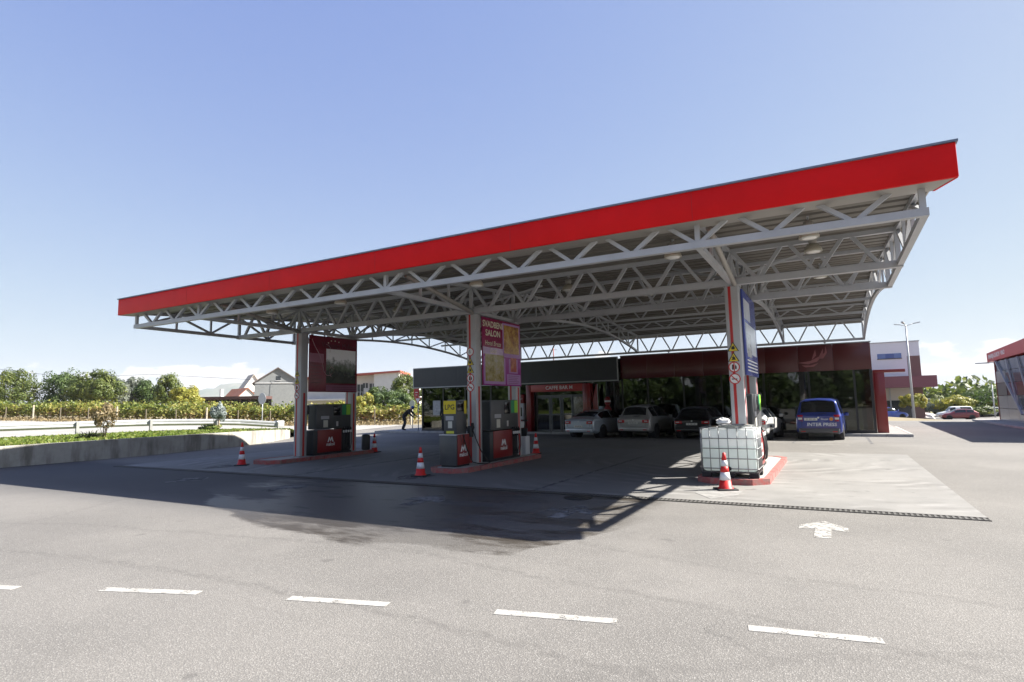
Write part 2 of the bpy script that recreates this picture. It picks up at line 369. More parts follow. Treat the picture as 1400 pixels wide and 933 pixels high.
def inst(name,src,parent,loc):
    """object sharing mesh data, at world loc (unrotated parents)"""
    o=bpy.data.objects.new(name,src.data); WO[o]=Vector(loc); o.location=Vector(loc)-(WO[parent] if parent else Vector()); return link(o,parent)
def tag(o,label=None,cat=None,group=None,kind=None):
    if label: o['label']=label
    if cat: o['category']=cat
    if group: o['group']=group
    if kind: o['kind']=kind
    return o
def thing(name,label,cat,loc=(0,0,0),group=None):
    o=bpy.data.objects.new(name,None); o.empty_display_size=.2; o.location=loc; WO[o]=Vector(loc); link(o); return tag(o,label,cat,group)
def struct(name,mb,mats,fixn=True): return tag(put(name,mb,mats,None,(0,0,0),fixn),kind='structure')
def copy_tree(o,parent=None):
    c=o.copy(); link(c,parent); WO[c]=WO.get(o,Vector()).copy()
    for ch in o.children: copy_tree(ch,c)
    return c
def place(o,loc,rz=0.): o.location=loc; o.rotation_euler=(0,0,rz); return o
def text_mesh(s,size,ex=.002,font_align='CENTER',bold=0.):
    c=bpy.data.curves.new('lettering','FONT'); c.body=s; c.size=size; c.extrude=ex; c.align_x=font_align; c.align_y='CENTER'; c.resolution_u=3; c.offset=bold
    o=bpy.data.objects.new('lettering',c); COL.objects.link(o)
    dg=bpy.context.evaluated_depsgraph_get(); me=bpy.data.meshes.new_from_object(o.evaluated_get(dg)); 
    bpy.data.objects.remove(o); bpy.data.curves.remove(c); return me
def text(s,size,material,pos,right,up,parent,name='lettering',ex=.002,align='CENTER',sx=1.,bold=0.,slant=0.):
    me=text_mesh(s,size,ex,align,bold); me.materials.clear(); me.materials.append(material)
    right,up=Vector(right).normalized(),Vector(up).normalized(); nrm=right.cross(up)
    M=Matrix((right*sx,up+right*slant,nrm)).transposed()
    me.transform(M.to_4x4()); me.update()
    o=bpy.data.objects.new(name,me); WO[o]=Vector(pos); o.location=Vector(pos)-(WO[parent] if parent else Vector()); return link(o,parent)
def S(x,a,b):
    t=min(1,max(0,(x-a)/(b-a))); return t*t*(3-2*t)
def resample(P,n):
    P=[Vector(p) for p in P]; d=[0]
    for a,b in zip(P,P[1:]): d.append(d[-1]+(b-a).length)
    out=[]
    for i in range(n):
        t=d[-1]*i/(n-1); k=max(j for j in range(len(d)-1) if d[j]<=t+1e-9); out.append(P[k].lerp(P[k+1],(t-d[k])/max(1e-9,d[k+1]-d[k])))
    return out
exec_parts=[]
# ================================================================== GROUND
def gz(x,y):
    s=S(x,-16,-4)
    return -min(1.65,max(0,(y-52)*.031))*s
mb=MB()
xs=sorted(set([-140,-100,-70,-45,-30,-16,-12,-8,-4,0,4,8,12,20,30,45,70,100,140])); ys=[-70,-45,-20,-5,5,12,22,32,42,48,52,56,62,70,78,86,95,106,118,130]
mb.grid([[(x,y,gz(x,y)) for x in xs] for y in ys])
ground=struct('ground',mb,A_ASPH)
# terrain to the horizon
def fieldmat(name,a,b,c,sc):
    q=NT(name); n=q.noise(sc,6,.65); f=q.noise(sc*9,4,.7)
    col=q.mix(q.smooth(n,.35,.65),a,b); col=q.mix(q.smooth(f,.5,.75,0,.6),col,c); q.bump(f,.5,.05); return q.done(col,.95)
M_TERR=fieldmat('dry_grassland',(.13,.14,.05),(.23,.20,.10),(.09,.10,.035),.03)
M_FIELD=fieldmat('vineyard_soil',(.19,.155,.09),(.24,.20,.12),(.12,.12,.05),.25)
M_VERGE=fieldmat('verge_turf',(.10,.13,.03),(.16,.18,.05),(.07,.08,.02),.8)
mb=MB()
g=[-4300,-2500,-1000,-400,-200,-150,-100,0,100,150,200,400,1000,2500,4300]
def tz(x,y):
    d=max(0,math.hypot(x,y)-90); return -1.9-.0
mb.grid([[(x,y,tz(x,y)) for x in g] for y in g]); struct('terrain',mb,M_TERR)
# concrete pad and paint
PX0,PX1,PY0,PY1=-21.7,1.9,11.0,22.3
mb=MB()
pxs=[PX0,-17.9,-13.25,-9.5,-5.75,-2,PX1]
pad=tag(bpy.data.objects.new('concrete_pad',None),kind='structure'); link(pad); WO[pad]=Vector()
for i in range(len(pxs)-1):
    for j in range(3):
        y0=PY0+.26+(PY1-PY0-.26)*j/3; y1=PY0+.26+(PY1-PY0-.26)*(j+1)/3
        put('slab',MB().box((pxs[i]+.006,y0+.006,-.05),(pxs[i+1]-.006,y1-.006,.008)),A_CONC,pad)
# drain channel
dr=thing('drain_channel','dark slotted drain channel along the front edge of the concrete pad','drain',(0,PY0+.13,0))
put('channel_frame',MB().box((PX0,PY0,-.05),(PX1,PY0+.03,.012)).box((PX0,PY0+.22,-.05),(PX1,PY0+.25,.012)).box((PX0,PY0+.03,-.05),(PX1,PY0+.22,.0045)),mat('drain_iron',(.035,.033,.03),.7,.4),dr)
mb=MB()
x=PX0+.05
while x<PX1-.04: mb.box((x,PY0+.032,-.01),(x+.035,PY0+.218,.011)); x+=.075
tag(put('grating_bar',mb,mat('drain_grate',(.10,.096,.09),.7,.2),dr),kind='stuff')
put('manhole_cover',MB().lathe([(.28,0),(.28,.008),(.0,.008)],(-4.5,10.72,.004)),mat('drain_iron',(.035,.033,.03)),None)
tag(bpy.data.objects['manhole_cover'],'round dark iron cover beside the drain channel near a faded arrow','manhole cover')
def flat(name,poly,m_,z=.004):
    return struct(name,MB().prism(poly,z-.003,z,0),m_)
# dashed line (measured ends)
DS=[((-40,801),(22,804.5)),((140,806),(272,811)),((395,818),(530,827)),((677,837),(843,850)),((1023,859),(1208,877))]
for a,b in DS:
    A,B=gp(*a),gp(*b); d=(B-A).normalized(); n=Vector((-d.y,d.x,0))*.06
    off=d*.0
    flat('lane_marking',[(q.x,q.y) for q in (A-n,B-n,B+n,A+n)],M_LINE)
def arrow(cx,cy,m_,s=1.,L_=1.25):
    q=[(-.14,0),(.14,0),(.14,.6),(.42,.5),(.42,.78),(0,L_),(-.42,.78),(-.42,.5),(-.14,.6)]
    flat('arrow_marking',[(cx+x*s,cy+y) for x,y in q],m_)
arrow(-.26,8.9,wornmat(),.74,1.2); arrow(-4.1,8.75,M_FADED); arrow(-7.2,8.75,M_FADED); arrow(-11.4,9.0,M_FADED); arrow(-15.3,9.0,M_FADED)
for x in (-5.75,-13.25):
    flat('lane_marking',[(x-.05,PY0+.3),(x+.05,PY0+.3),(x+.05,19.5),(x-.05,19.5)],M_FADED,.013)
for cx in (-2.15,-9.75,-17.6):
    flat('island_marking',[(cx-.4,12.1),(cx,11.5),(cx+.4,12.1),(cx+.42,12.7),(cx-.42,12.7)],M_FADED if cx<-3 else mat('island_paint',(.25,.245,.235),.8,var=.35,vscale=5),.013)
for i,x in enumerate([-13.4,-10.4,-7.5,-4.5,-1.6,1.2]):
    flat('bay_marking',[(x-.05,27.0),(x+.05,27),(x+.05,31.7),(x-.05,31.7)],M_FADED)
flat('bay_marking',[(-.95,26.2),(.4,26.2),(.4,26.3),(-.95,26.3)],M_LINE)
# pavement in front of the shop
M_PAVE=concrete('pavement_concrete',(.22,.21,.20),(.28,.27,.26),False)
pave=tag(bpy.data.objects.new('pavement',None),kind='structure'); link(pave); WO[pave]=Vector()
put('paving',MB().prism([(-29,32.1),(2.9,32.1),(2.9,52),(-29,52)],-.1,.125),M_PAVE,pave)
x=-29
ks=None
while x<2.85:
    if ks is None: ks=put('kerb_stone',MB().bbox((x+.004,31.95,-.1),(x+.996,32.096,.132),.015),mat('kerb_grey',(.36,.35,.33),.85,var=.25,vscale=3,bump=.2),pave)
    else: inst('kerb_stone',ks,pave,(x+.5,32.023,-.1))
    x+=1.0
put('kerb_stone',MB().bbox((2.905,31.95,-.1),(3.05,40,.132),.015),mat('kerb_grey',(.36,.35,.33)),pave)
# ================================================================== LEFT SIDE: wall, verge, road, field
WP=resample([(-25.5,-16,.72),(-25.45,5,.72),(-25.42,14,.76),(-26.3,19,.74),(-28,22.5,.66),(-29.9,25.3,.56)],41)
GPL=resample([(-42,-16,.66),(-38.6,5,.64),(-37.0,15.5,.62),(-36.4,20,.62),(-34.6,24.5,.5),(-31.6,28.6,.02)],41)
FPL=resample([(-125,5,1.3),(-98,25,1.25),(-82,31,1.1),(-66,36,.55),(-50,41,.08),(-37,46,.012)],41)
mb=MB(); P=[]
for i in range(41):
    r=[]
    for k in range(9):
        q=WP[i].lerp(GPL[i],k/8); q.z+=.05*math.sin(k/8*math.pi)*1.0-.03; r.append(tuple(q))
    P.append(r)
mb.grid(P); struct('verge',mb,M_VERGE)
M_ROAD=concrete('road_surface',(.25,.24,.22),(.31,.30,.28),False)
mb=MB(); mb.grid([[tuple(GPL[i].lerp(FPL[i],k/10)+Vector((0,0,-.02 if k==0 else 0))) for k in range(11)] for i in range(41)]); struct('road',mb,M_ROAD)
mb=MB()
FO=[FPL[i]+Vector((-60-40*(1-i/40),110,1.4*(1-i/40)+.3)) for i in range(41)]
def field_z(i,t): return FPL[i].lerp(FO[i],t)
mb.grid([[tuple(field_z(i,k/12)) for k in range(13)] for i in range(41)]); struct('field',mb,M_FIELD)
mb=MB(); mb.grid([[(-37,46,.011),(-97,156,.3)],[(10,58,-.3),(-30,170,.0)]]); struct('back_field',mb,M_FIELD)
# retaining wall
wall=thing('retaining_wall','long low concrete retaining wall, weathered, below the grass verge','wall',(-25.6,10,0))
mb=MB()
for i in range(41): pass
inn=[]; outn=[]
for i in range(41):
    a=WP[max(0,i-1)]; b=WP[min(40,i+1)]; d=(b-a); d.z=0; d.normalize(); n=Vector((d.y,-d.x,0))
    inn.append(WP[i]+n*.0); outn.append(WP[i]-n*.22)
P=[]
for i in range(41):
    a,b=inn[i],outn[i]; P.append([(a.x,a.y,-.1),(a.x,a.y,a.z),(b.x,b.y,b.z),(b.x,b.y,-.1)])
mb.grid(P,smooth=False); mb.add([P[40][k] for k in range(4)],[(0,1,2,3)]); mb.add([P[0][k] for k in range(4)],[(3,2,1,0)])
put('wall_face',mb,A_WALL,wall)
# guard rail
gr=thing('guard_rail','galvanised steel guard rail on posts along the verge','guard rail',GPL[20])
GL=resample([tuple(q) for q in GPL[:39]],61); 
mbp=[]; prof=[(-.03,.0),(.10,.11),(.10,.17),(.07,.21),(.10,.25),(.10,.35),(.0,.39)]
P=[]
for i,q in enumerate(GL):
    a=GL[max(0,i-1)]; b=GL[min(60,i+1)]; d=(b-a); d.z=0; d.normalize(); n=Vector((d.y,-d.x,0))
    P.append([tuple(q+n*(.06+u)+Vector((0,0,.36+v))) for u,v in prof])
M_GALV=mat('galvanised',(.40,.41,.42),.5,.2,var=.15,vscale=2)
mb=MB(); mb.grid(P,smooth=False); put('rail',mb,M_GALV,gr)
t=0
GD=resample([tuple(q) for q in GPL[:39]],13)
for q in GD[::1]:
    put('post',MB().box((q.x+.175,q.y-.09,q.z-.3),(q.x+.29,q.y+.05,q.z+.72)),mat('rail_post',(.26,.26,.25),.6,var=.2,vscale=4),gr)
e=GL[-1]; put('end_terminal',MB().bbox((e.x-.12,e.y-.1,e.z+.36),(e.x+.22,e.y+.5,e.z+.80),.04),M_GALV,gr)
# ------------------------------------------------------------------ foliage
def quads(centers,normals,size,name,mats,parent=None,kind=None,tint=None,asp=1.3,origin=None):
    n=len(centers); c=np.asarray(centers); nn=np.asarray(normals); nn=nn/np.maximum(1e-6,np.linalg.norm(nn,axis=1))[:,None]
    r=rng.normal(size=(n,3)); u=np.cross(nn,r); u/=np.maximum(1e-6,np.linalg.norm(u,axis=1))[:,None]; v=np.cross(nn,u)
    s=(np.asarray(size)*np.ones(n))[:,None]*.5
    V=np.stack([c-u*s*asp,c-v*s*.8+u*s*.1,c+u*s*asp,c+v*s*.8+u*s*.1],1).reshape(-1,3)
    if origin is None: origin=(c[:,0].mean(),c[:,1].mean(),c[:,2].min())
    V=V-np.array(origin)
    me=bpy.data.meshes.new(name); me.vertices.add(4*n); me.vertices.foreach_set('co',V.ravel())
    me.loops.add(4*n); me.loops.foreach_set('vertex_index',np.arange(4*n,dtype=np.int32)); me.polygons.add(n)
    me.polygons.foreach_set('loop_start',np.arange(0,4*n,4,dtype=np.int32)); me.polygons.foreach_set('loop_total',np.full(n,4,dtype=np.int32)); 
    at=me.attributes.new('tint','FLOAT','FACE'); at.data.foreach_set('value',(rng.random(n) if tint is None else np.clip(tint,0,1)).astype(np.float32))
    me.materials.append(mats); me.update(); me.validate()
    o=bpy.data.objects.new(name,me); WO[o]=Vector(origin); o.location=Vector(origin)-(WO[parent] if parent else Vector()); link(o,parent)
    if kind: o['kind']=kind
    return o
LM=dict(
 dark=leafmat('leaf_dark_green',[(.030,.055,.014),(.065,.11,.025),(.12,.17,.04)]),
 mid=leafmat('leaf_mid_green',[(.045,.07,.014),(.10,.135,.025),(.20,.22,.045)]),
 yel=leafmat('leaf_yellow_green',[(.14,.17,.025),(.28,.28,.04),(.42,.36,.06)]),
 grey=leafmat('leaf_grey_green',[(.10,.125,.09),(.17,.195,.15),(.25,.27,.22)]),
 blue=leafmat('leaf_blue_grey',[(.15,.18,.165),(.24,.28,.27),(.34,.38,.37)]),
 vine=leafmat('leaf_vine',[(.07,.11,.02),(.18,.21,.035),(.30,.27,.06),(.26,.14,.06)],.9),
 dry=leafmat('leaf_dry',[(.20,.15,.07),(.33,.26,.14)]),
 grass=leafmat('leaf_grass',[(.07,.12,.015),(.15,.20,.03),(.28,.27,.09)],.6))
M_BARK=mat('bark',(.10,.075,.05),.9,var=.4,vscale=8,bump=.4)
def crown_pts(c,rad,n,ncl,clr=.30,seed=0,low=-.75):
    r=np.random.default_rng(seed); c=np.array(c,float); rad=np.array(rad,float)
    d=r.normal(size=(ncl*3,3)); d/=np.linalg.norm(d,axis=1)[:,None]; d=d[d[:,2]>low][:ncl]
    k=r.uniform(.45,.98,len(d))[:,None]; cc=d*k
    cs=r.uniform(.6,1.25,len(d))*clr
    i=r.integers(0,len(d),n); e=r.normal(size=(n,3)); e/=np.linalg.norm(e,axis=1)[:,None]
    q=r.uniform(.55,1.0,n)[:,None]**.6
    p=cc[i]+e*cs[i][:,None]*q
    nr=e*.8+p*.5+r.normal(size=(n,3))*.35
    ct=r.random(len(d)); tint=np.clip(ct[i]*.6+r.random(n)*.5,0,1)
    return c+p*rad, nr, tint
def tree(name,label,base,h,rad,matk,n=2600,ncl=34,leaf=.3,seed=0,group=None,trunk_r=.16,crown_low=.25,cat='tree',clr=.30):
    b=Vector(base); t=thing(name,label,cat,b,group)
    cz=h*crown_low; rz=(h-cz)/2; cc=(b.x,b.y,b.z+cz+rz)
    mb=MB(); r=random.Random(seed)
    mb.tube([b+Vector((0,0,-.1)),b+Vector((.05*h*.1,0,h*.25)),b+Vector((0,.03*h,h*.55)),b+Vector((.02*h,0,h*.8))],[trunk_r,trunk_r*.8,trunk_r*.5,trunk_r*.15],7)
    for k in range(6):
        a=r.uniform(0,6.28); z=h*r.uniform(.3,.55); s=b+Vector((0,0,z)); e=s+Vector((math.cos(a)*rad[0]*.65,math.sin(a)*rad[1]*.65,h*r.uniform(.12,.3)))
        mb.tube([s,s.lerp(e,.5)+Vector((0,0,h*.03)),e],[trunk_r*.4,trunk_r*.25,trunk_r*.06],5)
    put('trunk',mb,M_BARK,t)
    P,Nn,ti=crown_pts(cc,(rad[0],rad[1],rz),n,ncl,clr,seed)
    quads(P,Nn,rng.uniform(.7,1.3,n)*leaf,'crown',LM[matk],t,tint=ti); return t
def on_field(px,d,i=None):
    q=dep(px,560,d); return q
# row of trees beyond the vineyard
for (px,top,d,wpx,mk,lab,sd) in [
  (22,505,96,62,'mid','round green tree at the end of the tree row over the vineyard',1),
  (88,507,98,56,'dark','dark green bushy tree between two lighter ones beyond the vineyard',2),
  (118,513,94,60,'mid','wide spreading green tree standing beside the dark bushy one',3),
  (140,508,92,54,'mid','tall leafy green tree at the middle of the row beyond the vineyard',4),
  (165,512,97,26,'grey','slim pointed grey green tree in the row beyond the vines',5),
  (186,515,104,34,'grey','thin grey green tree with loose crown beside the pointed one',6),
  (207,518,102,40,'dark','low dark tree before a red roof beyond the vineyard',7),
  (233,511,98,40,'mid','green tree with spiky uneven top near the long brown shed',8),
  (255,527,94,42,'yel','low yellowish bush at the foot of the spiky topped tree',9)]:
    tp=dep(px,top,d); base=Vector((tp.x,tp.y,1.2)); rw=wpx/2*d/FPX
    tree('field_tree',lab,base,tp.z-1.2,(rw,rw*.9),mk,7500,54,.235,sd,'trees beyond the vineyard',.15,.12)
# vineyard rows (reads as one mass)
def interp_line(t):
    f=t*40; i=min(39,int(f)); return FPL[i].lerp(FPL[i+1],f-i), (FPL[i+1]-FPL[i]).normalized()
VC=[];VN=[];VT=[]
TR=MB()
for row,(off,dn) in enumerate([(1.8,190),(4.4,110),(7.2,55),(10,40),(13.5,30),(18,26),(24,22)]):
    length=110; n=int(length*dn)
    tt=rng.uniform(.05,1.0,n)
    for t_ in tt:
        q,d=interp_line(t_); nr=Vector((-d.y,d.x,0)); 
        s=t_*length; clump=.5+.5*math.sin(s*2.7+row*1.3)*math.sin(s*.9+row)
        rk=random.Random(int(s/1.35)*7+row*1000); ph=rk.uniform(.72,1.12); sk_=abs((s/1.35)%1-.5)*2
        if rng.random()<.35*sk_: continue
        hz=(rng.beta(1.9,1.3)*(1.8+.25*clump)*ph*(1-.22*sk_*sk_)+.38)*(1-.17*t_)
        p=q+nr*(off+rng.normal()*.28); p.z+=off*.018+hz
        VC.append(p); VN.append((rng.normal(),rng.normal()-.5,rng.normal()+.6)); VT.append(np.clip(.86-hz*.30+rng.normal()*.17+(rk.random()-.5)*.25+.12*math.sin(s*.31+row),0,1))
    for k in range(0,96):
        q,d=interp_line(.05+.95*k/96); nr=Vector((-d.y,d.x,0)); p=q+nr*off; p.z+=off*.018
        if row<3: TR.tube([p,p+Vector((random.uniform(-.1,.1),.05,.6)),p+Vector((random.uniform(-.15,.15),0,1.2))],[.035,.03,.02],5)
vy=thing('vineyard','rows of green and yellowing grapevines behind the wire fence','vineyard',(-70,38,.6))
quads(VC,VN,rng.uniform(.17,.32,len(VC)),'vine_leaves',LM['vine'],vy,'stuff',np.array(VT))
tag(put('vine_stems',TR,M_BARK,vy),kind='stuff')
# wire fence
fn=thing('wire_fence','wire fence with pale concrete posts in front of the vineyard','fence',(-60,38,.3))
M_POST=mat('fence_concrete',(.34,.30,.23),.9,var=.2,vscale=4); M_POSTD=mat('fence_wood',(.12,.10,.07),.9)
pts=[]
for k in range(25):
    q,d=interp_line(.08+.92*k/24); pts.append(q)
    w_=.045 if k%3 else .07
    put('post',MB().box((q.x-w_,q.y-w_,q.z-.3),(q.x+w_,q.y+w_,q.z+1.55+.25*(k%3==0))),M_POST if k%3==0 else M_POSTD,fn)
for hz in (.5,1.0,1.5):
    put('wire',MB().tube([q+Vector((0,-.08,hz)) for q in pts],.006,4),M_POSTD,fn)
# dry grass tufts below the vines
n=9000; C_=[];T_=[]
for k in range(n):
    q,d=interp_line(rng.uniform(.05,1)); nr=Vector((-d.y,d.x,0)); p=q+nr*rng.uniform(-1.6,4); p.z+=rng.uniform(.03,.32); C_.append(p); T_.append((rng.normal(),rng.normal(),rng.normal()*.2))
tag(quads(C_,T_,.3,'dry_weeds',LM['dry'],None,'stuff',asp=.5),'dry straw coloured weeds along the foot of the wire fence','weeds')
# verge grass blades
n=26000; C_=[];T_=[];TT=[]
for k in range(n):
    f=rng.uniform(6,39.5); i=int(f); a=WP[i].lerp(WP[i+1],f-i); b=GPL[i].lerp(GPL[i+1],f-i); u=rng.beta(.8,1.2); p=a.lerp(b,.035+.95*u)
    p.z+=.05*math.sin(u*math.pi)-.0; C_.append(p+Vector((0,0,.02))); T_.append((rng.normal(),rng.normal(),rng.normal()*.25)); TT.append(rng.normal()*.2+.45)
tag(quads(C_,T_,rng.uniform(.05,.13,n)*np.where(rng.random(n)<.12,1.7,1),'verge_grass',LM['grass'],None,'stuff',np.array(TT),asp=1.2),'short green grass on the verge above the retaining wall','grass')
# small plants on the verge
def verge_z(x,y):
    best=min(range(41),key=lambda i:abs(WP[i].y-y)); return .66
cf=gp(298,588.5,.62)
t=thing('conifer','small blue grey conifer tied to stakes beside the guard rail','conifer',cf)
P,Nn,ti=crown_pts((cf.x,cf.y,cf.z+1.05),(.46,.46,.66),3200,30,.36,21)
sel=np.array(P); k=1-.6*np.clip((sel[:,2]-cf.z-1.1)/.8,0,1); sel[:,0]=cf.x+(sel[:,0]-cf.x)*k; sel[:,1]=cf.y+(sel[:,1]-cf.y)*k
quads(sel,Nn,.075,'crown',LM['blue'],t,tint=ti)
put('trunk',MB().tube([cf,cf+Vector((0,0,.9))],[.04,.02],6),M_BARK,t)
for dx in (-.28,.25): put('stake',MB().tube([cf+Vector((dx,-.1,-.05)),cf+Vector((dx,-.1,.75))],.02,6),mat('stake_wood',(.4,.3,.18),.8),t)
b=cf+Vector((-.3,-.3,0)); P,Nn,ti=crown_pts((b.x,b.y,b.z+.12),(.9,.6,.22),900,16,.4,22); tag(quads(P,Nn,.12,'low_shrub',LM['grass'],None,tint=ti),'low yellow green shrub round the foot of the small conifer','shrub')
dp=gp(141,603,.64)
t=thing('dry_bush','dry straw brown bush with bare stems on the verge','bush',dp)
P,Nn,ti=crown_pts((dp.x,dp.y,dp.z+1.05),(.42,.4,.62),1100,24,.35,31); quads(P,Nn,.085,'crown',LM['dry'],t,tint=ti)
mb=MB(); r=random.Random(3)
for k in range(9): mb.tube([dp+Vector((r.uniform(-.05,.05),r.uniform(-.05,.05),-.02)),dp+Vector((r.uniform(-.15,.15),r.uniform(-.1,.1),.5)),dp+Vector((r.uniform(-.4,.4),r.uniform(-.3,.3),r.uniform(.8,1.5)))],[.014,.01,.004],4)
put('stems',mb,M_BARK,t)
dp2=dp+Vector((-.5,-.25,0)); n=420; C_=[]
mb=MB()
for k in range(230):
    a=r.uniform(0,6.28); l=r.uniform(.35,.75); o_=Vector((math.cos(a)*.2*r.random(),math.sin(a)*.2*r.random(),0)); e=Vector((math.cos(a)*l*.95,math.sin(a)*l*.95,l*r.uniform(.25,.75)))
    p0=dp2+o_; w_=Vector((-math.sin(a),math.cos(a),0))*.014; p1=p0+e*.6+Vector((0,0,.12)); p2=p0+e
    mb.add([p0-w_,p0+w_,p1+w_*.7,p1-w_*.7,p2],[(0,1,2,3),(3,2,4)])
tag(put('grass_tuft',mb,mat('tuft_green',(.045,.055,.022),.7,var=.4,vscale=6),None,fixn=False),'dark spiky grass tuft beside the dry bush on the verge','grass tuft')
# ------------------------------------------------------------------ road signs on the left
def post_sign(name,label,base,h,shape,face,size,cat='road sign',facing=(0,-1)):
    t=thing(name,label,cat,base); b=Vector(base); f=Vector((*facing,0)).normalized(); rgt=Vector((-f.y,f.x,0))
    put('pole',MB().tube([b+Vector((0,0,-.1)),b+Vector((0,0,h))],.032,10),M_GALV,t)
    c=b+Vector((0,0,h-size*.5))+f*.045
    poly=[(math.cos(2*math.pi*k/28)*size/2,math.sin(2*math.pi*k/28)*size/2) for k in range(28)] if shape=='round' else [(-size/2,size*.43),(0,-size*.43),(size/2,size*.43)]
    fr=lambda x,y,z:tuple(c+rgt*x+Vector((0,0,y))+f*z)
    put('plate',MB().prism(poly,0,.012,0,fr),face,t)
    return t,c,rgt,f,fr,poly
M_SIGNBACK=mat('sign_back_grey',(.42,.43,.44),.5,.5,var=.1,vscale=5)
sb=gp(358,588,.40)
sb=Vector((sb.x,sb.y,.35))
t,c,rgt,f,fr,poly=post_sign('road_sign','round road sign seen from its plain grey back on a pole by the verge',sb,2.6,'round',M_SIGNBACK,.76)
put('rim',MB().prism([(x*1.06,y*1.06) for x,y in poly],-.006,-.001,0,fr),M_WHITE,t)
YG=32.75; yb=oy(572,590,YG); yb=Vector((yb.x,YG,.125)); zt_=oy(572,542.5,YG).z; zp0,zp1=oy(572,543.5,YG).z,oy(572,531.5,YG).z
t,c,rgt,f,fr,poly=post_sign('yield_sign','white triangular give way sign with red border under a red panel',yb,zt_-.125,'tri',mat('sign_red',(.5,.02,.03),.5),.64)
put('inner_field',MB().prism([(x*.62,y*.62+.02) for x,y in poly],.014,.02,0,fr),M_WHITE,t)
xr=yb.x-.12
put('red_panel',MB().box((xr-.22,YG-.06,zp0+.03),(xr+.22,YG-.02,zp1)),mat('panel_red',(.45,.02,.03),.5),t); put('pole_extension',MB().tube([yb+Vector((0,0,zt_-.2)),(yb.x,YG,zp1)],.03,8),M_GALV,t)
put('panel_line',MB().box((xr-.12,YG-.064,zp0+.32),(xr+.12,YG-.061,zp0+.37)),M_WHITE,t); put('panel_line',MB().box((xr-.08,YG-.064,zp0+.15),(xr+.08,YG-.061,zp0+.19)),M_WHITE,t)
rs=oy(563,590,36.5); t,c,rgt,f,fr,poly=post_sign('round_sign','small pale round sign on a pole behind the crouching worker',Vector((rs.x,36.6,.02)),2.3,'round',mat('sign_pale',(.45,.47,.35),.5),.55)
# ------------------------------------------------------------------ houses
M_PLAST=mat('plaster_grey',(.24,.25,.25),.9,var=.12,vscale=2,bump=.2)
M_PLW=mat('plaster_white',(.60,.60,.60),.85,var=.08,vscale=1)
M_TILE=mat('roof_tile_orange',(.34,.13,.075),.8,var=.3,vscale=5)
M_TILED=mat('roof_tile_dark',(.16,.13,.12),.8,var=.3,vscale=5)
M_WIN=mat('window_dark',(.03,.035,.04),.1)
M_BROWN=mat('shed_brown',(.09,.045,.04),.7,var=.2,vscale=3)
def facing_frame(c,toward_cam=True,turn=0.):
    d=Vector((CO.x-c.x,CO.y-c.y,0)).normalized(); a=math.atan2(d.y,d.x)+turn; f=Vector((math.cos(a),math.sin(a),0)); r_v=Vector((-f.y,f.x,0)); return f,r_v
def house(name,label,c,turn,wd,dp_,eave,apex,wallm,roofm,wins,over=.45):
    """gable faces f; local x=right seen from the front, y=up, z=towards viewer"""
    c=Vector(c); f,r_v=facing_frame(c,turn=turn); 
    fr=lambda x,y,z:tuple(c+r_v*x+Vector((0,0,y))+f*z)
    t=thing(name,label,'house',c)
    put('wall',MB().prism([(-wd/2,-1),(wd/2,-1),(wd/2,eave),(0,apex),(-wd/2,eave)],-dp_,0,0,fr),wallm,t)
    sl=(apex-eave)/(wd/2); mb=MB()
    for sgn in (-1,1):
        e=(sgn*(wd/2+over),eave-sl*over); mb.prism([e,(0,apex),(0,apex+.22),(e[0],e[1]+.22)][::sgn],-dp_-.3,.35,0,fr)
    put('roof',mb,roofm,t)
    for (x,y,w_,h_) in wins:
        wo=put('window',MB().prism([(x-w_/2,y),(x+w_/2,y),(x+w_/2,y+h_),(x-w_/2,y+h_)],-.02,.03,0,fr),M_WIN,t)
        put('frame',MB().prism([(x-w_/2-.1,y-.1),(x+w_/2+.1,y-.1),(x+w_/2+.1,y),(x-w_/2-.1,y)],-.02,.08,0,fr),M_PLW,wo)
    return t,fr
gc=dep(379,553,118); hw=27*118/FPX*2
t,fr=house('gable_house','grey rendered house with a plain gable and one small attic window',(gc.x,gc.y,1.),0.0,hw+.6,11,6.2,9.1,M_PLAST,M_TILED,[(.1,6.6,.9,.9)])
put('string_course',MB().prism([(-hw/2-.3,6.0),(hw/2+.3,6.0),(hw/2+.3,6.15),(-hw/2-.3,6.15)],0,.1,0,fr),M_PLW,t)
oc=dep(327,548,150)
house('orange_roof_house','small house with bright orange tiled roof beside a white chimney wall',(oc.x,oc.y,1.),.45,3.6,4,4.0,6.0,M_PLW,M_TILE,[(0,2.5,.8,1)])
oc=dep(338,548,146)
house('orange_roof_house','orange tiled gable roof house standing next to the grey gabled house',(oc.x,oc.y,1.),.3,4,5,4.2,6.1,M_PLW,M_TILE,[(0,2.5,.8,1)])
oc=dep(346,548,160)
house('pale_house','pale tall house with a steep beige roof half behind the grey gable',(oc.x,oc.y,1.),.2,4.6,7,6.8,10.3,M_PLW,mat('roof_beige',(.5,.45,.38),.8,var=.2,vscale=4),[(.6,4.4,1.4,1.2)])
oc=dep(306,548,150)
t=thing('white_chimney_wall','white stepped wall with chimney beside the orange roofs','wall',(oc.x,oc.y,1))
put('wall_face',MB().box((oc.x-2.4,oc.y-.5,0),(oc.x+2.6,oc.y+3,4.6)),M_PLW,t); put('chimney',MB().box((oc.x-1.9,oc.y,4.6),(oc.x-1.3,oc.y+.8,7.2)),M_PLW,t)
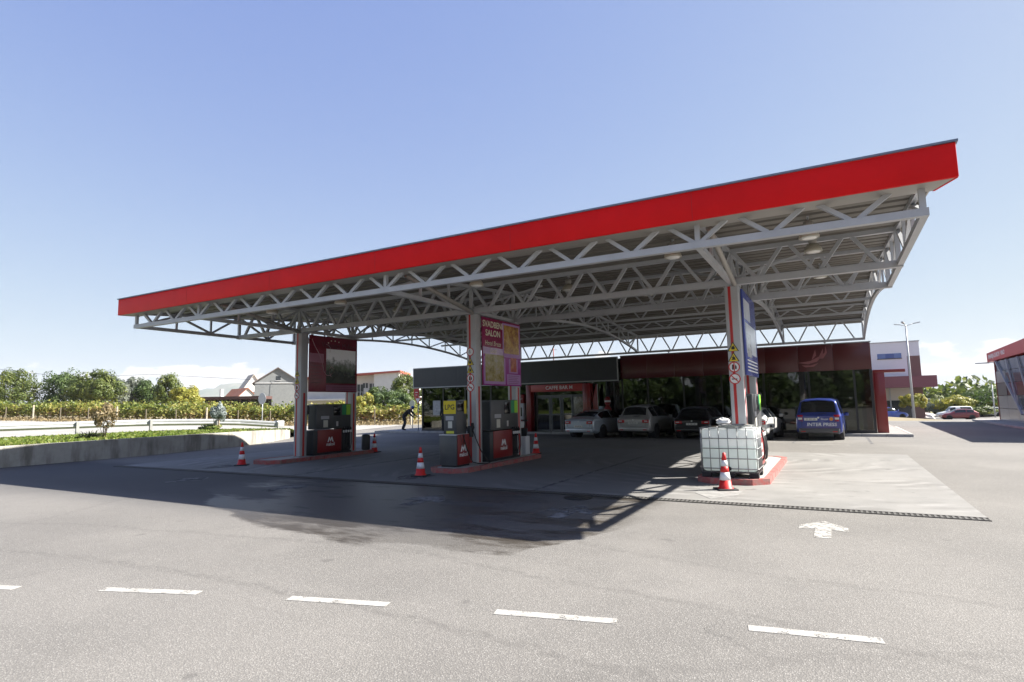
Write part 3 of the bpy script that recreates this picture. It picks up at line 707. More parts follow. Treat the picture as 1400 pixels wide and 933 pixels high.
# long brown shed
a=dep(245,552,108); b=dep(357,552,108); d=(b-a); d.z=0; d.normalize(); n=Vector((d.y,-d.x,0))
t=thing('long_shed','long low brown shed with dark open side behind the vineyard','shed',(a.lerp(b,.5).x,a.lerp(b,.5).y,1))
za=dep(300,543,108).z; fr=lambda x,y,z:tuple(Vector((a.x,a.y,0))+d*x+Vector((0,0,y))+n*z)
ln=(b-a).length
put('roof',MB().prism([(0,za-.5),(ln,za-.5),(ln,za+.05),(0,za+.05)],-5,.6,0,fr),M_BROWN,t)
put('back_wall',MB().prism([(0,0),(ln,0),(ln,za-.5),(0,za-.5)],-4.8,-4.6,0,fr),M_DARK,t)
for k in range(9): put('post',MB().prism([(ln*k/8*.98,0),(ln*k/8*.98+.2,0),(ln*k/8*.98+.2,za-.5),(ln*k/8*.98,za-.5)],0,.2,0,fr),M_BROWN,t)
# white two storey house right of the first column
D=92; a=dep(412,560,D); b=dep(545,560,D); 
d=(b-a); d.z=0; ln=d.length; d.normalize(); n=Vector((d.y,-d.x,0)); O=Vector((a.x,a.y,0)); fr=lambda x,y,z:tuple(O+d*x+Vector((0,0,y))+n*z)
X=lambda px: (px-412)/133*ln
zt=dep(543,506.5,D).z; zl=dep(486,512,D).z
t=thing('white_house','white two storey house with flat red edged roof and balcony','house',O.lerp(b,.5))
put('wall',MB().prism([(X(511),-1),(ln,-1),(ln,zt-.25),(X(511),zt-.3)],-9,0,0,fr),M_PLW,t)
put('balcony_wall',MB().prism([(0,-1),(X(511)-.01,-1),(X(511)-.01,zt-.35),(0,zl-.3)],-9,-1.6,0,fr),M_PLW,t)
put('roof',MB().prism([(-.4,zl-.62),(ln+.3,zt-.28),(ln+.3,zt),(-.4,zl-.34)],-9.4,.4,0,fr),mat('roof_red_edge',(.38,.09,.07),.7),t)
put('balcony_slab',MB().prism([(0,3.0),(X(511)-.02,3.0),(X(511)-.02,3.25),(0,3.25)],-1.58,.1,0,fr),M_PLW,t)
for k in range(12):
    x=X(486)*1.0+k*.28 if False else X(470)+k*(X(510)-X(470))/11; put('baluster',MB().prism([(x,3.25),(x+.05,3.25),(x+.05,4.2),(x,4.2)],0,.05,0,fr),M_GALV,t)
put('handrail',MB().prism([(X(470),4.2),(X(510),4.2),(X(510),4.27),(X(470),4.27)],-.02,.07,0,fr),M_GALV,t)
for (px,y,w_,h_) in ((489,3.3,1.0,2.2),(496,4.9,.8,.8),(506,3.6,1.0,2.0),(447,1.2,2.6,1.2),(498,.9,3.6,1.5)):
    x=X(px); wo=put('window',MB().prism([(x-w_/2,y),(x+w_/2,y),(x+w_/2,y+h_),(x-w_/2,y+h_)],-1.62,-1.55,0,fr),M_WIN,t)
    put('frame',MB().prism([(x-.04,y),(x+.04,y),(x+.04,y+h_),(x-.04,y+h_)],-1.55,-1.52,0,fr),M_PLW,wo)
put('side_roof',MB().prism([(ln+.02,zt-.9),(ln+3.2,zt-1.6),(ln+3.2,zt-1.3),(ln+.02,zt-.5)],-9,-1,0,fr),mat('roof_pale_tile',(.62,.42,.36),.8),t)
put('side_wall',MB().prism([(ln+.01,-1),(ln+2.6,-1),(ln+2.6,zt-1.5),(ln+.01,zt-.95)],-8.5,-1.2,0,fr),M_PLW,t)
for (px,top,dd,rw,mk,lab,sd) in [(500,538,76,1.7,'yel','bright yellow green shrub before the white house',41),(525,528,78,2.6,'dark','dark broad leafed tree in front of the white house',42),
   (560,512,82,2.9,'mid','tall loose green tree at the corner of the white house',43),(548,540,74,2.0,'dark','low dark bush between the trees by the white house',44),(460,546,74,1.2,'yel','small yellowish bush seen between column and pump before the white house',45)]:
    tp=dep(px,top,dd); base=Vector((tp.x,tp.y,.2)); tree('garden_tree',lab,base,tp.z-.2,(rw,rw),mk,5000,40,.20,sd,'trees around the white house',.12,.15)
# mountain
mt=[]
mb=MB(); cx=dep(345,560,3600); a0=math.atan2(cx.x,cx.y)
P=[]
for i in range(61):
    a=a0+(-.26+.56*i/60); u=(i/60-.46)/.2
    prof=[]
    for k in range(7):
        dd=3000+k*170; hh=(165*math.exp(-(u*1.15)**2)+70*math.exp(-((u-1.3)/.9)**2)+40*math.exp(-((u+1.2)/.8)**2))*(math.sin(k/6*math.pi*.5))*(1+.05*math.sin(i*1.7+k)+.03*math.sin(i*3.1))
        prof.append((math.sin(a)*dd,math.cos(a)*dd,hh-2.5))
    P.append(prof)
mb.grid(P); struct('mountain',mb,fieldmat('mountain_slope',(.10,.13,.10),(.16,.16,.13),(.08,.10,.07),.004))
# hazy far hills all round
# power line over the field
a=dep(-40,499,118); b=dep(205,512,118)
wl=thing('power_line','thin dark overhead cable crossing above the trees','cable',(a.x,a.y,a.z))
put('cable',MB().tube([a.lerp(b,t_/12)-Vector((0,0,1.2*math.sin(t_/12*math.pi))) for t_ in range(13)]+[b+(b-a)*1.2],.03,4),M_DARK,wl)
# ================================================================== CANOPY
CXS=(-17.0,-9.5,-2.0); XL,XR=-20.5,1.5
YF=10.45; Y1,Y2,Y3,Y4a,Y4b,Y5=10.85,14.72,17.4,24.2,28.4,32.0; YR=23.0
ZL=4.70
def zr(y): return 5.20+.078*(y-Y1) if y<YR else 5.20+.078*(YR-Y1)-.062*(y-YR)          # underside of the roof deck
can=thing('fuel_canopy','large filling station canopy with red fascia on grey steel trusses','canopy',(-9.5,21,0))
FX0,FX1,FYB=-20.85,1.85,33.2
SB=5.07; ST=5.60
f=put('fascia',MB().bbox((FX0,YF,SB),(FX1,YF+.07,ST),.008),M_RED,can)
put('cap',MB().box((FX0-.03,YF-.03,ST+.002),(FX1+.03,YF+.2,ST+.035)),M_CAP,f)
for x in (-17.05,-13.3,-9.5,-5.75,-2.0):
    put('fascia_joint',MB().box((x-.004,YF-.0022,SB+.01),(x+.004,YF+.002,ST-.01)),mat('joint_dark',(.42,.008,.009),.6),f)
SX_=.10; YS=Y1+.18
def slope_box(x0,x1,d0,d1,y0,y1):
    za,zb=zr(y0),zr(y1); return MB().add([(x0,y0,za+d0),(x1,y0,za+d0),(x1,y1,zb+d0),(x0,y1,zb+d0),(x0,y0,za+d1),(x1,y0,za+d1),(x1,y1,zb+d1),(x0,y1,zb+d1)],[(0,3,2,1),(4,5,6,7),(0,1,5,4),(1,2,6,5),(2,3,7,6),(3,0,4,7)])
for ya,yb in ((YS,YR-.001),(YR+.001,FYB)):
    put('side_trim',slope_box(XL-SX_-.03,XL-SX_,-.03,.26,ya,yb),M_SOFF,can); put('side_trim',slope_box(XR+SX_,XR+SX_+.03,-.03,.26,ya,yb),M_SOFF,can)
    put('roof_sheet',slope_box(XL-SX_+.004,XR+SX_-.004,.20,.23,ya,yb-.07),M_DECK,can)
put('rear_trim',MB().box((XL-SX_,FYB-.06,zr(FYB)-.02),(XR+SX_,FYB,zr(FYB)+.27)),M_SOFF,can)
put('soffit',MB().prism([(FX0+.01,YF+.073),(FX1-.01,YF+.073),(XR+SX_+.03,YS-.004),(XL-SX_-.03,YS-.004)],SB+.006,SB+.03),M_SOFF,can)
for sx,xa,xb in ((1,FX1,XR+SX_+.03),(-1,FX0,XL-SX_-.03)):
    put('fascia_return',MB().add([(xa,YF+.072,SB),(xb,YS-.002,SB),(xb-sx*.03,YS-.002,SB),(xa-sx*.03,YF+.072,SB),(xa,YF+.072,ST),(xb,YS-.002,ST),(xb-sx*.03,YS-.002,ST),(xa-sx*.03,YF+.072,ST)],[(0,3,2,1),(4,5,6,7),(0,1,5,4),(1,2,6,5),(2,3,7,6),(3,0,4,7)]),M_RED,can)
# deck panels: trapezoid ribs running along X
PIT=.5; y=YS+.0; src=None
dk=[(0,.13),(.05,0),(.27,0),(.32,.13),(.498,.13)]
X0,X1=XL-SX_+.004,XR+SX_-.004
while y+PIT<FYB-.08:
    z=zr(y)
    if src is None:
        mb=MB(); P=[[(x,y+u,z+v) for u,v in dk] for x in (X0,X1)]; mb.grid(P,smooth=False)
        P=[[(x,y+u,z+v+.03) for u,v in dk] for x in (X0,X1)]; mb.grid(P,smooth=False)
        o=src=put('deck_panel',mb,M_DECK,can,fixn=False); base=WO[src].copy(); y0=y
    else: o=inst('deck_panel',src,can,base+Vector((0,y-y0,zr(y)-zr(y0))))
    y+=PIT
PAN=1.25
def xtruss(Y,zl,zu,ch,dg,verts,off=0.,x0=XL,x1=XR,gap=.10):
    mb=MB(); mb.box((x0,Y-ch/2,zl-ch/2),(x1,Y+ch/2,zl+ch/2)); mb.box((x0,Y-ch*.4,zu-ch*.4),(x1,Y+ch*.4,zu+ch*.4))
    t=put('truss',mb,M_STEEL,can)
    A=B=None
    k0=math.ceil((x0-(-9.5))/PAN-1e-6); k1=math.floor((x1-(-9.5))/PAN+1e-6)
    zb,zt_=zl+ch/2-.01,zu-ch*.4+.01
    for k in range(k0-1,k1+1):
        xa=-9.5+k*PAN+off; xm=xa+PAN/2; xb=xa+PAN
        for (p,q,w_) in (((xa+gap*.6,zb),(xm-gap,zt_),'A'),((xm+gap,zt_),(xb-gap*.6,zb),'B')):
            if min(p[0],q[0])<x0-.02 or max(p[0],q[0])>x1+.02: continue
            sr=A if w_=='A' else B
            if sr is None:
                o=put('diagonal',MB().bar((p[0],Y,p[1]),(q[0],Y,q[1]),dg,dg,(0,1,0)),M_STEEL,t)
                if w_=='A': A=o; ax=p[0]
                else: B=o; bx=p[0]
            else:
                dx=p[0]-(ax if w_=='A' else bx); inst('diagonal',sr,t,WO[sr]+Vector((dx,0,0)))
    for v in verts: put('vertical',MB().box((v-dg*.6,Y-dg*.55,zb),(v+dg*.6,Y+dg*.55,zt_)),M_STEEL,t)
    return t
xtruss(Y1,ZL,zr(Y1)-.05,.125,.075,(XL+.07,-17,-9.5,-2,XR-.07))
xtruss(Y2,ZL-.02,zr(Y2)-.05,.15,.08,(XL+.07,-17.,-9.5,-2,XR-.07),PAN/2)
xtruss(Y3,ZL-.02,zr(Y3)-.05,.15,.08,(XL+.07,-17.,-9.5,-2,XR-.07))
xtruss(Y4a,5.36,zr(Y4a)-.04,.09,.055,(),0)
xtruss(Y4b,5.42,zr(Y4b)-.04,.09,.055,(),0)
xtruss(20.6,5.3,zr(20.6)-.04,.09,.055,(),0)
xtruss(Y5,4.60,zr(Y5)-.05,.11,.06,(XL+.07,-17.,-9.5,-2,XR-.07),PAN/2)
def arch(y):
    t=(y-Y3)/(Y5-Y3); return 4.66+(5.30-4.66)*math.sin(math.pi*min(1,max(0,t)))**.8-.06*t
def ytruss(X,i):
    e=.072 if 0<i<4 else 0
    mb=MB(); mb.bar((X,Y1+.07,ZL-.003),(X,Y3-.08,ZL-.023),.11,.11)
    ys=[Y3+.08+(Y5-.06-Y3-.08)*k/24 for k in range(25)]
    for a,b in zip(ys,ys[1:]): mb.bar((X,a,arch(a)),(X,b+.01,arch(b)),.10,.10)
    mb.bar((X,Y1+.06,zr(Y1)-.05),(X,YR,zr(YR)-.05),.09,.09); mb.bar((X,YR,zr(YR)-.053),(X,Y5-.06,zr(Y5)-.05),.09,.09)
    t=put('truss',mb,M_STEEL,can)
    def bar(nm,a,b,s=.07): put(nm,MB().bar((X,*a),(X,*b),s,s,(1,0,0)),M_STEEL,t)
    zt=lambda y: zr(y)-.09
    bar('diagonal',(Y1+.12,ZL+.06),(12.2,zt(12.2))); bar('diagonal',(12.25,zt(12.2)),(13.5,ZL+.04)); bar('diagonal',(13.56,ZL+.04),(14.62,zt(14.6)))
    bar('vertical',(12.22,ZL+.04),(12.22,zt(12.2)),.06); bar('vertical',(13.53,ZL+.05),(13.53,zt(13.5)),.06)
    bar('diagonal',(Y2+.1,zt(Y2)),(16.05,ZL+.04)); bar('diagonal',(16.1,ZL+.04),(Y3-.1,zt(Y3))); bar('vertical',(16.08,ZL+.05),(16.08,zt(16)),.06)
    n=9; yy=[Y3+.15+(Y5-.1-Y3-.15)*k/n for k in range(n+1)]
    for k in range(n):
        a,b=yy[k],yy[k+1]
        za,zb_=(arch(a)+.05,zt(b)) if k%2==0 else (zt(a),arch(b)+.05)
        if abs(za-zb_)>.1: bar('diagonal',(a+.02,za),(b-.02,zb_),.055)
        if zt(b)-arch(b)>.16 and k<n-1: bar('vertical',(b,arch(b)+.05),(b,zt(b)),.05)
for i,x in enumerate((XL+.055,-17,-9.5,-2,XR-.055)): ytruss(x,i)
# raking pipes from column heads up to the front truss and to the rear
for x in CXS:
    put('raking_strut',MB().tube([(x+.09,14.66,4.62),(x+.09,11.5,zr(11.5)-.06)],.06,10),M_SOFF,can)
    for sx in (-1,1):
        put('raking_strut',MB().bar((x+sx*.12,Y2+.02,4.79),(x+sx*1.7,Y2+1.5,zr(Y2+1.5)-.08),.06,.06),M_STEEL,can)
# columns: two clad posts each
ZC=4.60
def column(x):
    c=bpy.data.objects.new('column',None); c.location=Vector((x,16,0))-WO[can]; WO[c]=Vector((x,16,0)); link(c,can)
    for (ya,yb) in ((14.68,15.0),(17.18,17.5)):
        put('post',MB().bbox((x-.16,ya,.12),(x+.16,yb,ZC),.025),M_CLAD,c)
        put('stripe',MB().box((x-.075,ya-.003,.14),(x-.01,ya+.01,ZC-.02)),M_STRIPE,c)
        put('stripe',MB().box((x+.155,ya+.12,.14),(x+.163,ya+.21,2.4)),M_STRIPE,c)
        put('head_plate',MB().box((x-.2,ya-.04,ZC+.001),(x+.2,yb+.04,ZC+.02)),M_STEEL,c)
for x in CXS: column(x)
# lamps hung from the canopy
M_LAMP=mat('lamp_shade_cream',(.42,.39,.31),.35,var=.1,vscale=4); M_LGLASS=mat('lamp_glass',(.75,.74,.7),.15)
def lamp():
    t=thing('bay_lamp','','lamp')
    put('bracket',MB().box((-.03,-.16,-.02),(.03,.16,.02)).tube([(0,0,0),(0,0,-.13)],.02,8),M_STEEL,t)
    put('housing',MB().lathe([(.05,-.10),(.115,-.12),(.125,-.24),(.10,-.28),(.06,-.30)],n=20),M_SOFF,t)
    put('shade',MB().lathe([(.09,-.285),(.17,-.33),(.235,-.42),(.25,-.47),(.25,-.52),(.235,-.52),(.23,-.46),(.15,-.35),(.08,-.31)],n=24),M_LAMP,t)
    put('diffuser',MB().lathe([(.232,-.515),(.15,-.545),(0.0,-.555)],n=24),M_LGLASS,t)
    return t
lp=lamp(); first=True
for (x,y) in [(-.2,12.2),(-2.8,12.3),(-7.9,12.5),(-12.6,12.4),(-15.6,12.4),(-.17,14.1),(-6.6,15.5),(-13.2,15.7),(-.1,19.6),(-5.3,19.3),(-10.6,19.4),(-15.0,19.4)]:
    o=lp if first else copy_tree(lp); first=False
    o['label']='cream bay lamp '+('over the tank island' if x>-1 else 'beside the tank island' if x>-4 else 'between the tank island and the wedding board' if x>-7 else 'just right of the wedding board' if x>-9 else 'left of the wedding board' if x>-11 else 'between the wedding board and the wine red board' if x>-14 else 'over the wine red board island')+(' before the columns' if y<13 else ' at the column heads' if y<17 else ' behind the columns'); o['category']='lamp'; o['group']='lamps under the canopy'
    o.location=(x,y,zr(y)-.005); o.scale=(.72,.72,.8)
# small camera on the shop side truss
# ================================================================== ISLANDS
def island(label,x0,x1,y0,y1,grp=None):
    t=thing('pump_island',label,'traffic island',((x0+x1)/2,(y0+y1)/2,0))
    ch=.32
    poly=[(x0+ch,y0),(x1-ch,y0),(x1,y0+ch),(x1,y1-ch),(x1-ch,y1),(x0+ch,y1),(x0,y1-ch),(x0,y0+ch)]
    ip=[((x-(x0+x1)/2)*(1-.26/(x1-x0))+(x0+x1)/2,(y-(y0+y1)/2)*(1-.26/(y1-y0))+(y0+y1)/2) for x,y in poly]
    put('slab',MB().prism(ip,-.05,.122),M_ISL,t)
    for i in range(8):
        a,b=Vector((*poly[i],0)),Vector((*poly[(i+1)%8],0)); ai,bi=Vector((*ip[i],0)),Vector((*ip[(i+1)%8],0))
        n=max(1,round((b-a).length/.62))
        for k in range(n):
            g=.004
            p=[a.lerp(b,k/n+g),a.lerp(b,(k+1)/n-g),ai.lerp(bi,(k+1)/n-g),ai.lerp(bi,k/n+g)]
            put('kerb_stone',MB().prism([(q.x,q.y) for q in p],-.05,.13+random.uniform(-.004,.004)),M_KERB,t)
island('red kerbed pump island under the wine red advertising board',-17.62,-16.35,13.15,18.3)
island('red kerbed pump island carrying the gas and fuel dispensers',-10.12,-8.85,13.15,18.3)
island('red kerbed pump island carrying the white liquid tank',-2.85,-1.33,13.55,19.4)
# ================================================================== ADVERTISING BOARDS
def board_mat(name,base,blobs):
    """flat print: soft colour fields"""
    q=NT(name); n1=q.noise(2.2,4,.6); n2=q.noise(7,4,.65,off=3)
    c=q.mix(q.smooth(n1,.35,.7),base[0],base[1]); c=q.mix(q.smooth(n2,.5,.7,0,blobs),c,base[2]); return q.done(c,.25)
def picture_mat(name,cols,sc=5,off=0):
    q=NT(name); n1=q.noise(sc,5,.65,off=off); n2=q.noise(sc*2.6,4,.7,off=off+7); 
    r=q.n('ShaderNodeValToRGB'); f=q.math('ADD',q.math('MULTIPLY',n1,.6),q.math('MULTIPLY',n2,.4)); q.t.links.new(f,r.inputs[0])
    r.color_ramp.elements[0].position=.33; r.color_ramp.elements[1].position=.66; r.color_ramp.elements[0].color=(*cols[0],1); r.color_ramp.elements[1].color=(*cols[-1],1)
    for i,c in enumerate(cols[1:-1]):
        e=r.color_ramp.elements.new(.33+.33*(i+1)/(len(cols)-1)); e.color=(*c,1)
    return q.done(r.outputs[0],.22)
def landscape_mat():
    q=NT('photo_landscape'); n1=q.noise(2.6,5,.6,off=2); n2=q.noise(8,5,.7,off=5)
    f=q.math('ADD',q.math('ADD',q.math('MULTIPLY',q.math('SUBTRACT',q.z,2.8),.62),q.math('MULTIPLY',n1,.5)),q.math('MULTIPLY',n2,.35))
    r=q.n('ShaderNodeValToRGB'); q.t.links.new(f,r.inputs[0]); cr_=r.color_ramp
    for e_,(p_e,c_e) in zip((cr_.elements[0],cr_.elements[1],cr_.elements.new(.5),cr_.elements.new(.62),cr_.elements.new(.75),cr_.elements.new(.9)),((.0,(.09,.10,.05,1)),(1.,(.40,.41,.38,1)),(.5,(.03,.035,.02,1)),(.62,(.015,.02,.012,1)),(.75,(.10,.13,.07,1)),(.9,(.30,.31,.29,1)))):
        e_.position=p_e; e_.color=c_e
    return q.done(r.outputs[0],.22)
def board(x,label,mbase,z0=2.44,z1=4.55):
    ya,yb=15.01,17.45; X=x+.166
    t=thing('advertising_board',label,'billboard',(X,(ya+yb)/2,z0))
    put('panel',MB().bbox((X,ya,z0),(X+.05,yb,z1),.006),mbase,t)
    def rect(nm,u0,u1,v0,v1,m_,dx=.004):
        # u along +Y 0..1, v up 0..1
        return put(nm,MB().box((X+.05,ya+(yb-ya)*u0,z0+(z1-z0)*v0),(X+.05+dx,ya+(yb-ya)*u1,z0+(z1-z0)*v1)),m_,t)
    def tx(s,u,v,size,m_,**k): return text(s,size,m_,(X+.0575,ya+(yb-ya)*u,z0+(z1-z0)*v),(0,1,0),(0,0,1),t,ex=.002,**k)
    return t,rect,tx
M_CREAM=mat('lettering_cream',(.72,.66,.50),.5); M_LILAC=mat('board_lilac',(.42,.22,.48),.35)
M_WINE=board_mat('board_wine',((.22,.012,.055),(.30,.02,.10),(.20,.015,.08)),.3)
t,rect,tx=board(-9.5,'purple wedding salon advertising board with photographs and cream lettering',M_WINE)
rect('lower_field',0,1,.0,.46,board_mat('board_purple',((.28,.03,.22),(.35,.06,.32),(.25,.03,.2)),.4),.0035)
rect('light_band',0,1,.46,.56,board_mat('board_band',((.50,.36,.55),(.62,.50,.66),(.42,.22,.42)),.5),.003)
rect('photo_border',.50,.98,.44,.97,M_LILAC,.006); rect('photo',.53,.95,.5,.94,picture_mat('photo_hall',[(.05,.02,.015),(.30,.12,.03),(.50,.30,.06),(.62,.5,.3)],4),.008)
rect('photo_border',.02,.56,.02,.42,M_LILAC,.006); rect('photo',.05,.52,.06,.46,picture_mat('photo_table',[(.06,.05,.03),(.28,.22,.05),(.42,.36,.2),(.45,.40,.5)],4,4),.008)
rect('photo_border',.66,.90,.2,.42,M_LILAC,.006); rect('photo',.70,.87,.22,.44,picture_mat('photo_couple',[(.05,.02,.02),(.45,.08,.05),(.55,.35,.12)],7,9),.008)
rect('caption_field',.60,.98,.02,.18,M_LILAC,.006)
for k in range(5): rect('caption_line',.64,.94-.03*(k%3),.15-.028*k,.158-.028*k,mat('caption_ink',(.18,.05,.16),.5),.0075)
tx('SVADBENI',.25,.90,.27,M_CREAM,sx=1.0,bold=.006); tx('SALON',.25,.77,.27,M_CREAM,sx=1.05,bold=.006); tx('Hotel Breza',.25,.62,.21,M_CREAM,sx=.95,slant=.2); tx('Gold',.25,.51,.2,M_CREAM,slant=.2)
t,rect,tx=board(-17.0,'wine red advertising board with a misty landscape photograph',board_mat('board_wine_dull',((.16,.014,.03),(.22,.02,.045),(.14,.012,.03)),.3))
rect('photo',.33,.96,.16,.78,landscape_mat(),.006)
rect('caption_field',.33,1.,.02,.13,mat('board_mauve',(.22,.06,.12),.4),.005)
rect('pale_field',.0,.28,.52,.68,mat('board_pale',(.36,.14,.20),.4),.0045)
for k in range(6): rect('caption_line',.03,.26-.02*(k%3),.46-.06*k,.47-.06*k,mat('caption_dark',(.10,.01,.03),.5),.006)
for k in range(2): rect('caption_line',.45,.97,.085-.035*k,.092-.035*k,mat('caption_dark',(.10,.01,.03),.5),.0075)
for (u,v) in ((.42,.92),(.5,.925),(.58,.91),(.36,.88)): rect('star',u,u+.02,v,v+.018,M_CREAM,.006)
X=-17+.166+.056
def swoosh(pts,r=.02): return MB().tube([(X,14.93+2.52*u,2.44+2.11*v) for u,v in pts],r,6)
put('swoosh',swoosh([(.07,.93),(.12,.82),(.22,.66),(.28,.5),(.3,.38),(.36,.3),(.42,.3),(.48,.34),(.5,.42),(.46,.46),(.42,.42),(.42,.34),(.45,.28)],.014),mat('swoosh_pink',(.42,.24,.26),.5),t)
put('swoosh',swoosh([(.34,.86),(.4,.84),(.43,.8),(.42,.72)],.01),mat('swoosh_pink',(.42,.24,.26),.5),t)
text('Vodenica Mulino',.30,mat('lettering_dark',(.08,.008,.02),.5),(-17+.166+.0575,16.45,4.22),(0,1,0),(0,0,1),t,sx=.85)
t,rect,tx=board(-2.0,'blue and white advertising board above the third pump island',board_mat('board_blue',((.05,.07,.30),(.07,.10,.36),(.05,.06,.28)),.3))
rect('white_field',.08,.9,.26,.62,board_mat('board_white',((.55,.60,.68),(.68,.7,.76),(.4,.48,.62)),.4),.004)
rect('white_field',.02,.5,.66,.9,board_mat('board_white2',((.5,.54,.64),(.66,.68,.74),(.35,.42,.58)),.5),.004)
rect('photo',.12,.45,.22,.5,picture_mat('photo_grey',[(.1,.1,.11),(.4,.42,.45),(.6,.62,.65)],4,12),.006)
for k in range(4): rect('caption_line',.08,.9,.17-.04*k,.185-.04*k,M_WHITE,.006)
# ================================================================== SAFETY SIGNS on the columns
M_SRED=mat('ring_red',(.5,.03,.03),.45); M_SYEL=mat('warning_yellow',(.70,.52,.03),.45); M_SBLK=mat('pictogram_black',(.02,.02,.02),.5)
def ssign(kind,x,z,label,wd=.26):
    y=14.68-.006; cx=x-.03
    t=thing('safety_sign',label,'sign',(cx,y,z))
    fr=lambda a,b,c:(cx+a,y-c,z+b); h=wd/2
    if kind in('flame','warn'):
        tri=[(-h,-h*.8),(h,-h*.8),(0,h)]
        put('plate',MB().prism(tri,0,.004,0,fr),M_SBLK,t); put('field',MB().prism([(a*.8,b*.8-.012) for a,b in tri],.004,.006,0,fr),M_SYEL,t)
        pg=[(-.035,-.06),(.035,-.06),(.042,-.02),(.012,.05),(.004,.0),(-.02,.03),(-.042,-.025)] if kind=='flame' else [(-.05,-.065),(.05,-.065),(.03,-.02),(.045,.01),(.005,.0),(0,.055),(-.02,.005),(-.05,.0),(-.025,-.02)]
        put('pictogram',MB().prism(pg,.006,.008,0,fr),M_SBLK,t)
    else:
        ci=lambda r:[(math.cos(2*math.pi*k/28)*r,math.sin(2*math.pi*k/28)*r) for k in range(28)]
        put('plate',MB().prism(ci(h),0,.004,0,fr),M_SRED,t); put('field',MB().prism(ci(h*.8),.004,.006,0,fr),M_WHITE,t)
        if kind=='speed': text('5',.14,M_SBLK,(cx-.01,y-.0085,z),(1,0,0),(0,0,1),t,ex=.001)
        elif kind=='phone':
            put('pictogram',MB().prism([(-.05,-.06),(-.015,-.06),(-.01,.06),(-.045,.06)],.006,.008,0,fr),M_SBLK,t)
            put('pictogram',MB().prism([(.02,-.05),(.055,-.05),(.055,.01),(.03,.06),(.02,.01)],.006,.008,0,fr),M_SBLK,t)
            put('bar',MB().prism([(-.012,-h*.82),(.012,-h*.82),(.012,h*.82),(-.012,h*.82)],.008,.010,0,fr),M_SRED,t)
        else:
            put('pictogram',MB().prism([(-.07,-.018),(.055,-.018),(.055,.004),(-.07,.004)],.006,.008,0,fr),M_SBLK,t)
            s=.7071*h*.82; put('bar',MB().prism([(-s-.009,s-.009),(-s+.009,s+.009),(s+.009,-s+.009),(s-.009,-s-.009)],.008,.010,0,fr),M_SRED,t)
def zpx(px,py,Y=14.68): return oy(px,py,Y).z
for col,x,seq in (('wine red board column',-17.0,[('flame',412,516),('warn',412,524.5),('phone',411.5,529),('smoke',411,541)]),
      ('wedding board column',-9.5,[('speed',640.5,481.5),('flame',641,495),('warn',641.2,505.5),('phone',641.5,517.5),('smoke',641.8,530)]),
      ('column above the white tank',-2.0,[('flame',1004.5,474.5),('warn',1005,488.5),('phone',1005.5,502),('smoke',1006.5,518)])):
    for kd,px,py in seq:
        nm={'flame':'yellow triangular flame warning sign','warn':'yellow triangular hazard warning sign','phone':'round red ringed sign with upright bar','smoke':'round red ringed no smoking sign','speed':'round red ringed speed limit sign'}[kd]
        z=zpx(px,py)
        if x==-17.0: z=zpx(407,{'flame':511,'warn':521,'phone':530,'smoke':541}[kd])
        ssign(kd,x,z,nm+' on the '+col)
# ================================================================== DISPENSERS
ZI=.124
M_SCREEN=mat('display_black',(.012,.013,.015),.12); M_PAPER=mat('paper_white',(.62,.60,.52),.7); M_HOSE=mat('hose_black',(.015,.015,.016),.45)
def logo(t,X,y,z,s,sgn=1):
    """peaked M mark with the word below, on the +X face"""
    pts=[(-.5,0),(-.28,.62),(-.13,.62),(0,.30),(.13,.62),(.28,.62),(.5,0),(.30,0),(.17,.36),(.03,.06),(-.03,.06),(-.17,.36),(-.30,0)]
    fr=lambda a,b,c:(X+sgn*c,y+sgn*a*s,z+b*s)
    put('emblem',MB().prism(pts,.0,.003,0,fr),M_WHITE,t)
    text('makoil',s*.55,M_WHITE,(X+sgn*.002,y,z-.28*s),(0,sgn,0),(0,0,1),t,ex=.0012,bold=.003,sx=.95)
def hose(a,b,sag,r=.014):
    a,b=Vector(a),Vector(b); return [a.lerp(b,t_/10)+Vector((0.0,0,-sag*math.sin(math.pi*t_/10))) for t_ in range(11)]
